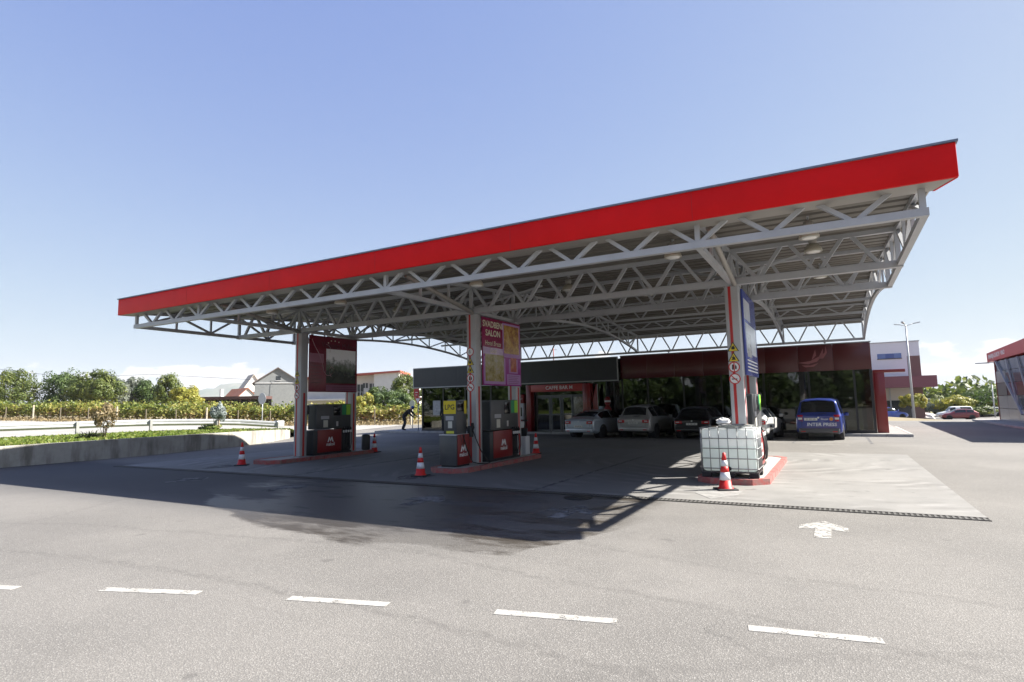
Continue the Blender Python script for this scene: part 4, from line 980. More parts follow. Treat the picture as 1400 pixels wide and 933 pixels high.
def fuel_dispenser():
    """long pump: cabinet + head, hose panel at the far end; local origin at base centre, Y along island"""
    t=thing('fuel_dispenser','','fuel dispenser')
    L0,L1=-1.0,.95; hw=.27
    put('plinth',MB().box((-hw,L0+.02,0),(hw,L1-.02,.06)),M_BLACK,t)
    put('cabinet',MB().bbox((-hw-.01,L0,.06),(hw+.01,.42,.90),.012),M_DGREY,t)
    for sx in (-1,1):
        pn=put('side_panel',MB().bbox((sx*(hw+.012),L0+.19,.09) if sx>0 else (-hw-.03,L0+.19,.09),(hw+.03,.36,.91) if sx>0 else (-hw-.012,.36,.91),.006),M_PUMPRED,t)
    logo(t,hw+.031,L0+.19+.62,.45,.30)
    hd=put('head',MB().bbox((-.22,L0+.18,.93),(.22,.93,1.86),.015),M_GREY,t)
    put('front_plate',MB().box((-.18,L0+.174,.97),(.18,L0+.179,1.8)),M_DGREY,hd)
    put('display',MB().bbox((.222,.02,1.42),(.232,.36,1.8),.004),M_SCREEN,hd)
    put('sticker',MB().box((.222,.46,1.44),(.226,.66,1.84)),M_GREEN,hd); put('sticker',MB().box((.222,.68,1.44),(.226,.9,1.84)),M_LIME,hd)
    put('notice',MB().box((.222,-.6,1.3),(.225,-.2,1.42)),mat('paper_grey',(.4,.4,.42),.7),hd); put('notice',MB().box((.222,-.48,1.0),(.225,-.26,1.26)),M_PAPER,hd)
    put('keypad',MB().box((.222,.16,1.02),(.23,.26,1.2)),M_CHROME,hd)
    put('hose_panel',MB().bbox((-.2,.44,.06),(.19,.93,.92),.01),M_DGREY,t)
    for k in range(4):
        y=.50+k*.125
        nz=put('nozzle',MB().bar((.25,y,.82),(.25,y,.94),.05,.05).tube([(.20,y,.70),(.25,y,.80),(.29,y,.90),(.24,y,.98)],[.022,.028,.026,.018],8),M_BLACK,t)
        put('nozzle_cap',MB().bbox((.262,y-.035,.76),(.30,y+.035,.85),.01),M_WHITE,nz)
        put('hose',MB().tube([(.22,y+.03,.92),(.30,y+.03,.7),(.33,y,.4),(.30,y-.03,.16),(.25,y-.05,.12),(.22,y-.06,.3),(.21,y-.04,.7)],.014,7),M_HOSE,t)
    put('rear_stand',MB().box((-.2,.5,.0),(.18,.90,.06)),M_BLACK,t)
    return t
fd=fuel_dispenser(); place(fd,(-9.45,16.15,ZI))
fd['label']='red and grey fuel dispenser with four hoses between the wedding board columns'
f2=copy_tree(fd); place(f2,(-16.95,16.15,ZI)); f2['label']='red and grey fuel dispenser under the wine red advertising board'
f3=copy_tree(fd); place(f3,(-1.97,16.2,ZI)); f3['label']='fuel dispenser half hidden behind the white tank under the blue board'
for o in (fd,f2,f3): o['group']='fuel dispensers on the islands'
# LPG dispenser
t=thing('gas_dispenser','gas dispenser with yellow LPG panel at the front of the second island','gas dispenser',(-9.45,13.9,ZI))
y0=13.55; x0,x1=-9.87,-9.30
c=put('cabinet',MB().bbox((x0,y0,ZI+.05),(x1,y0+.72,ZI+.88),.012),M_GREY,t)
put('plinth',MB().box((x0+.04,y0+.03,ZI),(x1-.03,y0+.7,ZI+.05)),M_BLACK,t)
put('side_panel',MB().bbox((x1+.002,y0+.05,ZI+.06),(x1+.02,y0+.66,ZI+.90),.005),M_PUMPRED,t)
put('top_plate',MB().box((x0-.01,y0-.012,ZI+.882),(x1+.01,y0+.74,ZI+.905)),M_WHITE,t)
logo(t,x1+.0215,y0+.34,ZI+.42,.30)
h=put('head',MB().bbox((-9.80,y0+.10,ZI+.906),(-9.36,y0+.62,ZI+1.86),.015),M_GREY,t)
put('name_panel',MB().box((-9.79,y0+.092,ZI+1.48),(-9.37,y0+.098,ZI+1.85)),M_YEL,h)
text('LPG',.2,M_SBLK,(-9.58,y0+.090,ZI+1.665),(1,0,0),(0,0,1),h,ex=.001,bold=.003)
put('name_panel',MB().box((-9.357,y0+.50,ZI+1.48),(-9.352,y0+.61,ZI+1.85)),M_YEL,h)
put('display',MB().bbox((-9.357,y0+.14,ZI+1.55),(-9.348,y0+.46,ZI+1.82),.004),M_SCREEN,h)
put('notice',MB().box((-9.72,y0+.094,ZI+1.3),(-9.45,y0+.098,ZI+1.42)),mat('paper_grey',(.4,.4,.42),.7),h); put('notice',MB().box((-9.64,y0+.094,ZI+1.08),(-9.5,y0+.098,ZI+1.27)),M_PAPER,h)
put('notice',MB().box((-9.7,y0+.094,ZI+.93),(-9.44,y0+.098,ZI+1.0)),mat('sticker_yellow',(.6,.6,.06),.5),h)
# gas hose on its holster
put('holster',MB().bbox((-9.35,y0+.64,ZI+.8),(-9.22,y0+.78,ZI+1.12),.015),M_DARK,t)
put('nozzle',MB().tube([(-9.24,y0+.72,ZI+.95),(-9.2,y0+.72,ZI+1.08),(-9.22,y0+.70,ZI+1.2)],[.035,.045,.05],10),M_BLACK,t)
put('hose',MB().tube([(-9.2,y0+.72,ZI+.98),(-9.16,y0+.8,ZI+.75),(-9.12,y0+1.0,ZI+.4),(-9.05,y0+1.25,ZI+.08),(-9.0,y0+1.3,ZI+.02),(-8.97,y0+1.05,ZI+.02),(-9.05,y0+.8,ZI+.04),(-9.15,y0+.6,ZI+.1),(-9.25,y0+.45,ZI+.5),(-9.27,y0+.3,ZI+.9)],.016,8),M_HOSE,t)
put('hose',MB().tube([(-9.26,y0+.16,ZI+.88),(-9.25,y0+.25,ZI+.55),(-9.25,y0+.36,ZI+.88)],.008,6),M_HOSE,t)
# washer stand by the rear post
def washer(x,label):
    t=thing('water_stand',label,'washing stand',(x,17.85,ZI),'washing stands on the islands')
    put('stand',MB().bbox((x-.17,17.68,ZI),(x+.17,18.0,ZI+.62),.02),mat('stand_white',(.55,.56,.58),.5),t)
    put('bucket',MB().lathe([(.12,.62),(.16,.86),(.17,.88),(.15,.88),(.11,.66)],(x,17.84,ZI),16),M_DGREY,t)
    put('squeegee',MB().tube([(x+.03,17.84,ZI+.7),(x+.1,17.8,ZI+1.15)],.014,6).box((x+.0,17.78,ZI+1.13),(x+.2,17.82,ZI+1.18)),M_DARK,t)
    put('dispenser_box',MB().bbox((x-.14,17.7,ZI+.9),(x+.0,17.95,ZI+1.12),.02),mat('stand_white',(.55,.56,.58),.5),t)
washer(-9.45,'white washing stand behind the fuel dispenser of the wedding board island')
# bin by first column rear
put('litter_bin',MB().lathe([(.14,0),(.17,.05),(.17,.55),(.15,.6),(.05,.63)],(-16.75,17.95,ZI),16),M_DARK); tag(bpy.data.objects['litter_bin'],'small dark litter bin behind the rear post of the wine red board','bin')
put('speaker_box',MB().bbox((-17.0,15.0,1.62),(-16.83,15.1,1.95),.02).bar((-16.95,14.9,1.8),(-16.95,15.05,1.8),.04,.04),M_DARK); tag(bpy.data.objects['speaker_box'],'small black box fixed to the wine red board column above the pump','box')
# ================================================================== CONES
M_CRED=mat('cone_red',(.62,.02,.018),.5,var=.15,vscale=9); M_CWHT=mat('cone_white',(.72,.72,.74),.45,var=.12,vscale=8)
def cone():
    t=thing('traffic_cone','','traffic cone')
    b=MB().bbox((-.2,-.2,0),(.2,.2,.035),.012); put('base',b,M_BLACK,t)
    def rad(z): return .135-(.135-.028)*(z-.03)/.72
    zs=[.03,.20,.36,.48,.60,.75]
    for i,(a,b_) in enumerate(zip(zs,zs[1:])):
        mm=M_CWHT if i in(1,3) else M_CRED
        pr=[(rad(a),a),(rad(b_),b_)]
        if i==0: pr=[(.16,.034),(.15,.045),(rad(.06),.06),(rad(.2),.2)]
        if i==4: pr+= [(.018,.753),(.0,.753)]
        put('sleeve' if i in(1,3) else 'cone_body',MB().lathe(pr,n=24),mm,t)
    return t
c0=cone()
for i,(px,py,z,lab,rz) in enumerate([(991,671,.008,'red and white traffic cone in the sun in front of the white tank',.5),(571,652,.008,'red and white traffic cone in front of the gas dispenser island',.2),
     (326,637,.008,'red and white traffic cone before the wine red board island',.7),(509,619,.008,'red and white traffic cone behind the wine red board island',.1),(731,621,.008,'red and white traffic cone behind the wedding board island',.4)]):
    o=c0 if i==0 else copy_tree(c0); g_=gp(px,py,z); place(o,(g_.x,g_.y+.12,z),rz); o['label']=lab; o['group']='traffic cones at the ends of the pump islands'
# ================================================================== IBC TANK
def ibc():
    t=thing('liquid_tank','white plastic liquid tank in a steel cage on a black pallet','tank')
    W_,D_=1.2,1.0; zb=.13
    # pallet
    for (x,y) in [(-.5,-.4),(.0,-.4),(.5,-.4),(-.5,.4),(.0,.4),(.5,.4)]:
        put('pallet_foot',MB().bbox((x-.1,y-.08,0),(x+.1,y+.08,.10),.015),M_BLACK,t)
    put('pallet_deck',MB().box((-.6,-.5,.10),(.6,.5,.13)),M_DARK,t)
    q=NT('tank_plastic'); n=q.noise(4,4,.6); c=q.mix(q.smooth(n,.35,.7),(.84,.87,.87),(.90,.92,.92))
    lvl=q.smooth(q.z,.80,.84); c=q.mix(q.math('MULTIPLY',q.math('SUBTRACT',1,lvl),.75),c,(.78,.86,.84))
    q.done(c,.4)
    tr=q.n('ShaderNodeBsdfTranslucent'); q.t.links.new(c,tr.inputs[0]); ms=q.n('ShaderNodeMixShader'); ms.inputs[0].default_value=.55
    q.t.links.new(q.b.outputs[0],ms.inputs[1]); q.t.links.new(tr.outputs[0],ms.inputs[2]); q.t.links.new(ms.outputs[0],[x for x in q.t.nodes if x.type=='OUTPUT_MATERIAL'][0].inputs[0])
    mb=MB(); mb.bbox((-.57,-.47,.135),(.57,.47,1.08),.07)
    b=put('bottle',mb,MATS['tank_plastic'],t)
    put('lid',MB().lathe([(.11,1.08),(.11,1.13),(.09,1.14),(0,1.14)],n=18),M_WHITE,b)
    r=.0095; M_CAGE=mat('cage_steel',(.26,.265,.27),.45,.5)
    for k in range(7):
        x=-.585+k*1.17/6
        for y in (-.495,.495): put('cage_bar',MB().tube([(x,y,.12),(x,y,1.10)],r,6),M_CAGE,t)
    for k in range(1,6):
        y=-.495+k*.99/6
        for x in (-.598,.598): put('cage_bar',MB().tube([(x,y,.12),(x,y,1.10)],r,6),M_CAGE,t)
    for z in (.2,.42,.64,.86,1.09):
        c=.04; a,b_=.607,.507
        ring=[(-a+c,-b_,z),(a-c,-b_,z),(a,-b_+c,z),(a,b_-c,z),(a-c,b_,z),(-a+c,b_,z),(-a,b_-c,z),(-a,-b_+c,z),(-a+c,-b_,z)]
        put('cage_ring',MB().tube(ring,r*1.15,6),M_CAGE,t)
    put('top_bar',MB().tube([(-.25,-.5,1.1),(-.25,.5,1.1)],.012,6),M_CAGE,t); put('top_bar',MB().tube([(.25,-.5,1.1),(.25,.5,1.1)],.012,6),M_CAGE,t)
    put('outlet_valve',MB().tube([(.0,-.5,.2),(.0,-.56,.2)],.05,10),M_BLACK,t)
    return t
ib=ibc(); place(ib,(-2.13,14.185,.132)); ib.scale=(1,.93,1)
# things lying on the tank
r=random.Random(9)
def crumple(c,rx,ry,rz,seed,n=9,m_=12):
    rr=random.Random(seed); P=[]
    for i in range(n):
        row=[]
        for j in range(m_+1):
            th=math.pi*i/(n-1); ph=2*math.pi*(j%m_)/m_; rr2=random.Random(seed*1000+i*50+(j%m_)); k=rr2.uniform(.72,1.15)
            row.append((c[0]+rx*k*math.sin(th)*math.cos(ph),c[1]+ry*k*math.sin(th)*math.sin(ph),c[2]+rz*(1+math.cos(th)*k)))
        P.append(row)
    return MB().grid(P,smooth=False)
TZ=.132+1.10
tag(put('plastic_bag',crumple((-2.28,14.18,TZ+.035),.17,.14,.085,4),mat('bag_white',(.72,.72,.72),.35)),'crumpled white plastic bag lying on the caged tank','bag')
tag(put('plastic_sheet',crumple((-2.0,14.05,TZ+.01),.42,.16,.028,6,9,22),mat('sheet_grey',(.38,.38,.37),.3,var=.3,vscale=9)),'grey crumpled plastic sheet lying on top of the caged tank','plastic sheet')
tag(put('wooden_stick',MB().tube([(-2.5,14.0,TZ+.015),(-1.72,14.1,TZ+.06)],.012,6),mat('stick_brown',(.2,.14,.09),.8)),'thin dark stick lying across the top of the caged tank','stick')
# suction hose and gun hanging beside the tank, on the dispenser side
tag(put('delivery_hose',MB().tube([(-1.68,15.9,1.1),(-1.62,15.8,1.0),(-1.58,15.7,.8),(-1.57,15.62,.55),(-1.6,15.6,.4),(-1.66,15.7,.33),(-1.7,15.9,.4)],.022,10),M_HOSE),'thick black delivery hose hanging behind the caged tank','hose')
tag(put('antenna_rod',MB().tube([(-2.03,17.95,.125),(-2.03,17.95,2.75)],.008,6),M_DARK),'thin dark upright rod behind the blue board column','rod')
# ================================================================== SHOP
SY=32.6; SX0,SX1=-25.2,1.65; ZP=.125; ZF0,ZF1=3.17,4.50
M_SRED2=mat('shop_red_panel',(.085,.007,.008),.3,var=.1,vscale=1.5,coat=.12); M_FRAME=mat('mullion_dark',(.02,.02,.022),.4)
M_LED=mat('screen_dark',(.030,.033,.038),.5,var=.1,vscale=3); M_LEDF=mat('screen_frame',(.32,.33,.33),.5,.2)
M_PORT=mat('portal_red',(.22,.009,.010),.3,var=.1,vscale=2,coat=.3)
shop=thing('shop_building','long filling station shop with dark glass front and deep red parapet','building',((SX0+SX1)/2,42,ZP))
M_INT=mat('interior_wall',(.20,.19,.17),.9,var=.2,vscale=1)
put('back_wall',MB().box((SX0,44,ZP),(SX1,44.3,4.3)),M_INT,shop)
put('side_wall',MB().box((SX1-.25,34.6,ZP),(SX1,44,4.3)),M_PORT,shop); put('side_wall',MB().box((SX0,39,ZP),(SX0+.25,44,4.3)),M_PLW,shop)
put('roof',MB().box((SX0+.02,SY+.12,4.2),(SX1-.02,44.4,4.38)),M_DGREY,shop)
put('interior_floor',MB().box((SX0+.1,SY+.12,ZP),(SX1-.1,44,ZP+.02)),mat('shop_floor',(.30,.28,.25),.3),shop)
put('ceiling',MB().box((SX0+.1,SY+.12,3.1),(SX1-.1,44,3.14)),mat('shop_ceiling',(.35,.34,.32),.8),shop)
# red parapet panels
nP=8; xa=-10.75
for k in range(nP):
    w_=(SX1-xa)/nP; x=xa+k*w_
    put('parapet_panel',MB().bbox((x+.004,SY-.06,ZF0),(x+w_-.004,SY+.10,ZF1-.03),.005),M_SRED2,shop)
put('parapet_panel',MB().box((SX1-.002,SY+.1,ZF0),(SX1+.05,44.3,ZF1-.03)),M_SRED2,shop)
put('parapet_cap',MB().box((xa,SY-.10,ZF1-.028),(SX1+.08,SY+.16,ZF1+.02)),M_LEDF,shop)
# emblem swoosh on the parapet
mb=MB(); ex=-.9; ez=3.62
fr=lambda a,b,c:(ex+a,SY-.062-c,ez+b)
for poly in ([(-.5,.0),(.0,.06),(.35,.25),(.52,.6),(.5,.3),(.25,.02),(-.1,-.08)],[(-.35,-.12),(.0,-.14),(.3,-.05),(.12,-.2),(-.2,-.22)],[(.3,.15),(.58,.42),(.62,.72),(.66,.4),(.5,.15)],[(.06,.1),(.24,.3),(.22,.58),(.12,.3)]):
    mb.prism([(a*1.15,b*1.1) for a,b in poly],0,.004,0,fr)
put('emblem',mb,mat('emblem_pink',(.30,.10,.10),.4),shop)
# glass front
mull=[SX1,.93,-1.04,-3.12,-5.2,-7.2,-9.2,-10.7,-11.2,-13.0,-16.4,-17.6,-19.6,-21.6,-23.4,SX0]
for i,x in enumerate(mull): 
    put('mullion',MB().box((x-.045 if i else x-.07,SY-.02,ZP),(x+.045 if i<len(mull)-1 else x+.07,SY+.08,ZF0)),M_FRAME,shop)
put('bottom_rail',MB().box((SX0,SY-.015,ZP),(-16.4,SY+.075,ZP+.14)).box((-13,SY-.015,ZP),(SX1,SY+.075,ZP+.14)),M_FRAME,shop)
for a,b in zip(mull,mull[1:]):
    if (a,b)==(-13.0,-16.4): continue
    put('pane',MB().box((b+.045,SY+.02,ZP+.14),(a-.045,SY+.032,ZF0)),M_GLASS,shop)
# left side glazing
for k,(ya,yb) in enumerate(((SY+.1,34.6),(34.6,36.8),(36.8,39))):
    put('pane',MB().box((SX0+.02,ya,ZP+.14),(SX0+.032,yb-.06,ZF0)),M_GLASS,shop); put('mullion',MB().box((SX0-.02,yb-.06,ZP),(SX0+.06,yb,ZF0)),M_FRAME,shop)
# entrance with sliding doors
dr_=put('entrance_frame',MB().box((-16.4,SY+.0,2.95),(-13.0,SY+.1,ZF0)),M_FRAME,shop)
put('transom_pane',MB().box((-16.3,SY+.02,2.35),(-13.1,SY+.03,2.95)),M_GLASS,shop); put('transom',MB().box((-16.3,SY-.02,2.26),(-13.1,SY+.08,2.35)),mat('alu_grey',(.13,.135,.14),.4,.3),shop)
for (a,b) in ((-16.3,-15.35),(-15.3,-14.6),(-14.55,-13.85),(-13.8,-13.1)):
    d=put('door',MB().box((a,SY-.0,ZP+.02),(a+.09,SY+.05,2.25)).box((b-.09,SY,ZP+.02),(b,SY+.05,2.25)).box((a+.09,SY,ZP+.02),(b-.09,SY+.05,ZP+.12)).box((a+.09,SY,2.16),(b-.09,SY+.05,2.25)),mat('alu_grey',(.13,.135,.14),.4,.3),shop)
    put('pane',MB().box((a+.09,SY+.02,ZP+.12),(b-.09,SY+.03,2.16)),M_GLASS,d)
put('door_rail',MB().box((-16.3,SY-.03,1.12),(-13.1,SY-.005,1.20)),mat('alu_grey',(.13,.135,.14),.4,.3),shop)
# portal around the entrance
po=thing('entrance_portal','red portal frame with CAFFE BAR lettering round the shop door','portal',(-14.7,SY-.3,ZP))
put('pier',MB().bbox((-16.75,SY-.5,ZP),(-16.42,SY-.03,2.98),.01),M_PORT,po); put('pier',MB().bbox((-12.98,SY-.5,ZP),(-12.5,SY-.03,2.98),.01),M_PORT,po)
put('lintel',MB().bbox((-16.41,SY-.5,2.55),(-12.99,SY-.035,2.98),.01),mat('lintel_red',(.42,.05,.05),.35),po)
text('CAFFE BAR M',.30,M_WHITE,(-14.5,SY-.503,2.77),(1,0,0),(0,0,1),po,bold=.004)
# poster and stickers
tag(put('poster',MB().bbox((-13.75,SY-.06,1.2),(-13.05,SY-.034,2.2),.004),picture_mat('photo_poster',[(.08,.07,.06),(.3,.28,.2),(.5,.5,.48)],5,3)),'poster with white border beside the shop door','poster')
# LED display board on the parapet
led=thing('display_screen','long dark electronic display screen in a pale frame on the shop front','screen',(-18.2,SY-.25,3.05))
LX0,LX1,LZ0,LZ1=-25.75,-10.8,3.06,4.47
put('frame',MB().box((LX0,SY-.34,LZ0),(LX1,SY-.28,LZ0+.07)).box((LX0,SY-.34,LZ1-.05),(LX1,SY-.28,LZ1)).box((LX0,SY-.34,LZ0+.07),(LX0+.06,SY-.28,LZ1-.05)).box((LX1-.07,SY-.34,LZ0+.07),(LX1,SY-.28,LZ1-.05)),M_LEDF,led)
for k in range(8):
    w_=(LX1-LX0-.13)/8; x=LX0+.06+k*w_
    put('panel',MB().box((x+.003,SY-.325,LZ0+.072),(x+w_-.003,SY-.07,LZ1-.052)),M_LED,led)
put('bracket',MB().box((LX0+.3,SY-.27,LZ0+.3),(LX1-.3,SY+.1,LZ0+.5)),M_FRAME,led)
for k,(x,h) in enumerate(((-20.4,1.4),(-19.9,.8),(-15.9,1.1))):
    tag(put('roof_antenna',MB().tube([(x,34.5,4.3),(x,34.5,4.5+h)],.03,6).bar((x-.25,34.5,4.45+h*.8),(x+.25,34.5,4.45+h*.8),.02,.02),mat('mast_red',(.4,.12,.1),.6)),['tall','short','middle sized'][k]+' thin mast with crossbar on the shop roof behind the display screen','antenna','masts on the shop roof')
# small cameras on the parapet edge
for x in (-7.9,-.2): tag(put('security_camera',MB().bbox((x-.06,SY-.3,ZF1+.06),(x+.06,SY-.05,ZF1+.16),.02).box((x-.02,SY-.12,ZF1+.02),(x+.02,SY-.08,ZF1+.07)),M_DARK),'small dark security camera on the red parapet '+('near the display screen' if x<-5 else 'near the emblem'),'camera','cameras on the parapet')
# interior shelves seen through the glass
M_SH=[picture_mat('shelf_goods%d'%i,c_,6,i*5) for i,c_ in enumerate(([(.05,.03,.02),(.3,.2,.08),(.4,.34,.2)],[(.03,.05,.03),(.15,.25,.08),(.4,.4,.1)],[(.05,.05,.06),(.3,.3,.32),(.45,.4,.3)]))]
for i,(x,y,w_) in enumerate([(-23.8,34.6,1.8),(-21.2,35.2,1.8),(-19,34.4,1.4),(-10,36,2.2),(-7,35.5,2.2),(-3.9,36.2,2.2),(-1,35.4,1.6),(.7,34.2,1.0)]):
    t=thing('display_shelf','stocked shelf inside the shop '+['at the left end window','behind the tall window notice','next to the cash machine','behind the silver saloon','behind the grey off-roader','behind the black estate car','behind the blue van','at the right corner window'][i],'shelf',(x,y,ZP+.02),'shelves inside the shop')
    put('carcass',MB().box((x-w_/2,y,ZP+.02),(x+w_/2,y+.5,ZP+1.95)),M_SH[i%3],t)
    for z in (.1,.55,1.0,1.45,1.93): put('shelf_board',MB().box((x-w_/2-.02,y-.22,ZP+z),(x+w_/2+.02,y+.001,ZP+z+.03)),M_PLW,t)
# notices in the left window
for (px,py0,py1,w_,nl) in ((597,548,568,.9,'tall'),(617,547,556,.9,'short wide'),(632,547,552,.7,'narrow low')):
    a=oy(px,py0,SY-.03); b=oy(px,py1,SY-.03)
    tag(put('window_notice',MB().box((a.x-w_/2*.7,SY-.03,b.z),(a.x+w_/2*.7,SY-.022,a.z)),picture_mat('notice_grey',[(.2,.2,.2),(.34,.35,.36),(.45,.46,.48)],9,1)),nl+' pale printed notice stuck on the shop window behind the gas dispenser','notice','notices on the shop window')
# red portal by the right corner
rp=thing('corner_portal','red angular portal beside the right corner of the shop','portal',(2.0,33.4,ZP))
put('pier',MB().bbox((1.74,33.0,ZP),(2.2,33.5,3.0),.01),M_PORT,rp); put('crossbar',MB().bbox((1.74,33.0,3.002),(3.05,33.5,3.14),.01),M_PORT,rp)
# ATM
am=thing('cash_machine','red topped white cash machine beside the shop entrance','cash machine',(-17.35,SY-.4,ZP))
x=-17.25
put('body',MB().bbox((x-.35,SY-.6,ZP),(x+.35,SY-.06,ZP+.75),.02),M_PORT,am); put('body',MB().bbox((x-.35,SY-.6,ZP+.752),(x+.35,SY-.06,ZP+1.75),.02),mat('machine_white',(.5,.51,.53),.4),am); put('header',MB().bbox((x-.35,SY-.62,ZP+1.752),(x+.35,SY-.06,ZP+2.3),.02),M_PORT,am)
put('screen',MB().box((x-.24,SY-.606,ZP+.95),(x+.24,SY-.598,ZP+1.5)),M_SCREEN,am)
text('BANKOMAT',.11,M_WHITE,(x,SY-.622,ZP+2.02),(1,0,0),(0,0,1),am,ex=.001)
# red feather flag and red standing totem
fl=thing('feather_flag','tall red feather flag on a pole in front of the shop','flag',(-12.05,SY-.45,ZP))
put('base',MB().lathe([(.2,0),(.2,.04),(.05,.06)],(-12.05,SY-.45,ZP),16),M_DARK,fl); put('pole',MB().tube([(-12.05,SY-.45,ZP),(-12.05,SY-.45,ZP+2.8)],.018,8),M_GALV,fl)
fr=lambda a,b,c:(-12.05+a,SY-.45+c+.05*math.sin(b*3),ZP+b)
put('cloth',MB().prism([(.0,1.2),(-.28,1.3),(-.30,1.8),(-.22,2.4),(-.12,2.75),(0,2.8)],-.005,.005,0,fr),M_PORT,fl)
tt=thing('display_figure','red rounded display stand with white band and letter M before the shop','display stand',(-11.45,SY-.5,ZP))
put('body',MB().lathe([(.16,0),(.2,.1),(.24,.9),(.22,1.35),(.12,1.5),(.1,1.56)],(-11.45,SY-.5,ZP),20),M_PORT,tt)
put('head',MB().lathe([(.08,1.56),(.16,1.62),(.17,1.75),(.17,1.9),(.10,2.02),(0,2.04)],(-11.45,SY-.5,ZP),18),M_PORT,tt); put('band',MB().lathe([(.175,1.72),(.178,1.82)],(-11.45,SY-.5,ZP),18),M_WHITE,tt)
text('M',.26,M_WHITE,(-11.45,SY-.745,ZP+1.0),(1,0,0),(0,0,1),tt,bold=.004)
tag(put('water_pack',MB().bbox((-12.0,SY-.5,ZP),(-11.75,SY-.2,ZP+1.5),.03),picture_mat('pack_mix',[(.1,.15,.3),(.3,.4,.5),(.5,.55,.5)],8,2)),'stacked bottle packs between the flag and the red display stand','bottle pack')
# ================================================================== PEOPLE
M_SKIN=mat('skin',(.42,.25,.17),.5); M_JEAN=mat('dark_trousers',(.018,.02,.028),.8); M_SHIRTK=mat('dark_jacket',(.02,.022,.026),.8); M_SHOE=mat('shoe_black',(.015,.014,.014),.6); M_HAIR=mat('hair_dark',(.02,.015,.012),.7); M_CAPB=mat('cap_blue',(.04,.09,.30),.6)
def person(label,J,base,rz,hat=None,hold=None):
    """J joint positions; body grown with a skin modifier, one continuous mesh"""
    names=list(J); idx={n:i for i,n in enumerate(names)}
    E_=[('pelvis','waist'),('waist','chest'),('chest','neck'),('neck','head0'),('head0','head1'),
       ('chest','shR'),('shR','elR'),('elR','wrR'),('wrR','haR'),('chest','shL'),('shL','elL'),('elL','wrL'),('wrL','haL'),
       ('pelvis','hipR'),('hipR','knR'),('knR','anR'),('anR','toR'),('pelvis','hipL'),('hipL','knL'),('knL','anL'),('anL','toL')]
    for s in 'RL':
        for k in range(5):
            n='f%s%d'%(s,k); h_=Vector(J['ha'+s]); w_=Vector(J['wr'+s]); d=(h_-w_).normalized(); lat=Vector((d.y,-d.x,0)) if abs(d.z)<.8 else Vector((0,1,0)); lat.normalize()
            J[n]=tuple(h_+d*((.085,.095,.09,.07)[k] if k<4 else .03)+lat*((k-1.5)*.021 if k<4 else -.06)+Vector((0,0,-.01))); names.append(n); idx[n]=len(names)-1; E_.append(('ha'+s,n))
    rad=dict(pelvis=.165,waist=.16,chest=.185,neck=.06,head0=.09,head1=.09,shR=.085,elR=.062,wrR=.042,haR=.04,hipR=.115,knR=.085,anR=.062,toR=.045)
    for k in list(rad):
        if k.endswith('R'): rad[k[:-1]+'L']=rad[k]
    me=bpy.data.meshes.new('body'); me.from_pydata([J[n] for n in names],[(idx[a],idx[b]) for a,b in E_],[])
    o=bpy.data.objects.new('body',me); COL.objects.link(o)
    md=o.modifiers.new('Skin','SKIN'); md.use_smooth_shade=True
    sv=me.skin_vertices[0].data
    for n in names:
        r=rad.get(n,.009); sv[idx[n]].radius=(r,r*(.78 if n in('waist','chest','pelvis') else 1)); sv[idx[n]].use_root=(n=='pelvis')
    sm=o.modifiers.new('Sub','SUBSURF'); sm.levels=sm.render_levels=2
    dg=bpy.context.evaluated_depsgraph_get(); m2=bpy.data.meshes.new_from_object(o.evaluated_get(dg)); bpy.data.objects.remove(o)
    m2.materials.clear()
    for q in (M_SKIN,M_SHIRTK,M_JEAN,M_SHOE): m2.materials.append(q)
    def segd(p,a,b):
        a,b=Vector(a),Vector(b); d=b-a; t_=max(0,min(1,(p-a).dot(d)/d.length_squared)); return (p-a-d*t_).length
    for f in m2.polygons:
        c=f.center; ds={}
        best=min(E_,key=lambda e_:segd(c,J[e_[0]],J[e_[1]])-min(rad.get(e_[0],.01),rad.get(e_[1],.01))*.9)
        n=best[1]
        f.material_index=3 if n.startswith(('to',)) else 2 if n.startswith(('hip','kn','an')) else 0 if n.startswith(('ha','f','head','neck')) else 1
        f.use_smooth=True
    t=thing('person',label,'person')
    b=bpy.data.objects.new('body',m2); WO[b]=Vector(); link(b,t)
    h0,h1=Vector(J['head0']),Vector(J['head1']); d=(h1-h0).normalized(); c=h0.lerp(h1,.6)
    fwd=Vector(J['_f']) if '_f' in J else Vector((0,1,0))
    def ell(cn,rx,ry,rz_,cut=None):
        P=[]
        for i in range(9):
            th=math.pi*i/8; P.append([(cn.x+rx*math.sin(th)*math.cos(2*math.pi*j/14),cn.y+ry*math.sin(th)*math.sin(2*math.pi*j/14),cn.z+rz_*math.cos(th)) for j in range(15)])
        return MB().grid(P)
    put('hair',ell(c+d*.035-fwd*.02,.098,.105,.10),M_HAIR,t)
    put('nose',ell(c+fwd*.10-d*.02,.014,.022,.018),M_SKIN,t)
    for s in (-1,1): put('ear',ell(c+Vector((-fwd.y,fwd.x,0))*s*.092-d*.01,.014,.02,.028),M_SKIN,t)
    if hat: put('cap',ell(c+d*.055,.115,.125,.095),hat,t)
    place(t,base,rz); return t
stand=dict(pelvis=(0,0,.95),waist=(0,0,1.12),chest=(0,.0,1.36),neck=(0,.01,1.52),head0=(0,.02,1.60),head1=(0,.03,1.70),
  shR=(.19,0,1.43),elR=(.27,-.06,1.14),wrR=(.22,.10,.95),haR=(.16,.16,.92),shL=(-.19,0,1.43),elL=(-.27,-.06,1.14),wrL=(-.22,.10,.96),haL=(-.15,.17,.94),
  hipR=(.10,0,.90),knR=(.11,.03,.49),anR=(.11,-.02,.08),toR=(.13,.15,.045),hipL=(-.10,0,.90),knL=(-.11,.03,.49),anL=(-.11,-.02,.08),toL=(-.13,.15,.045))
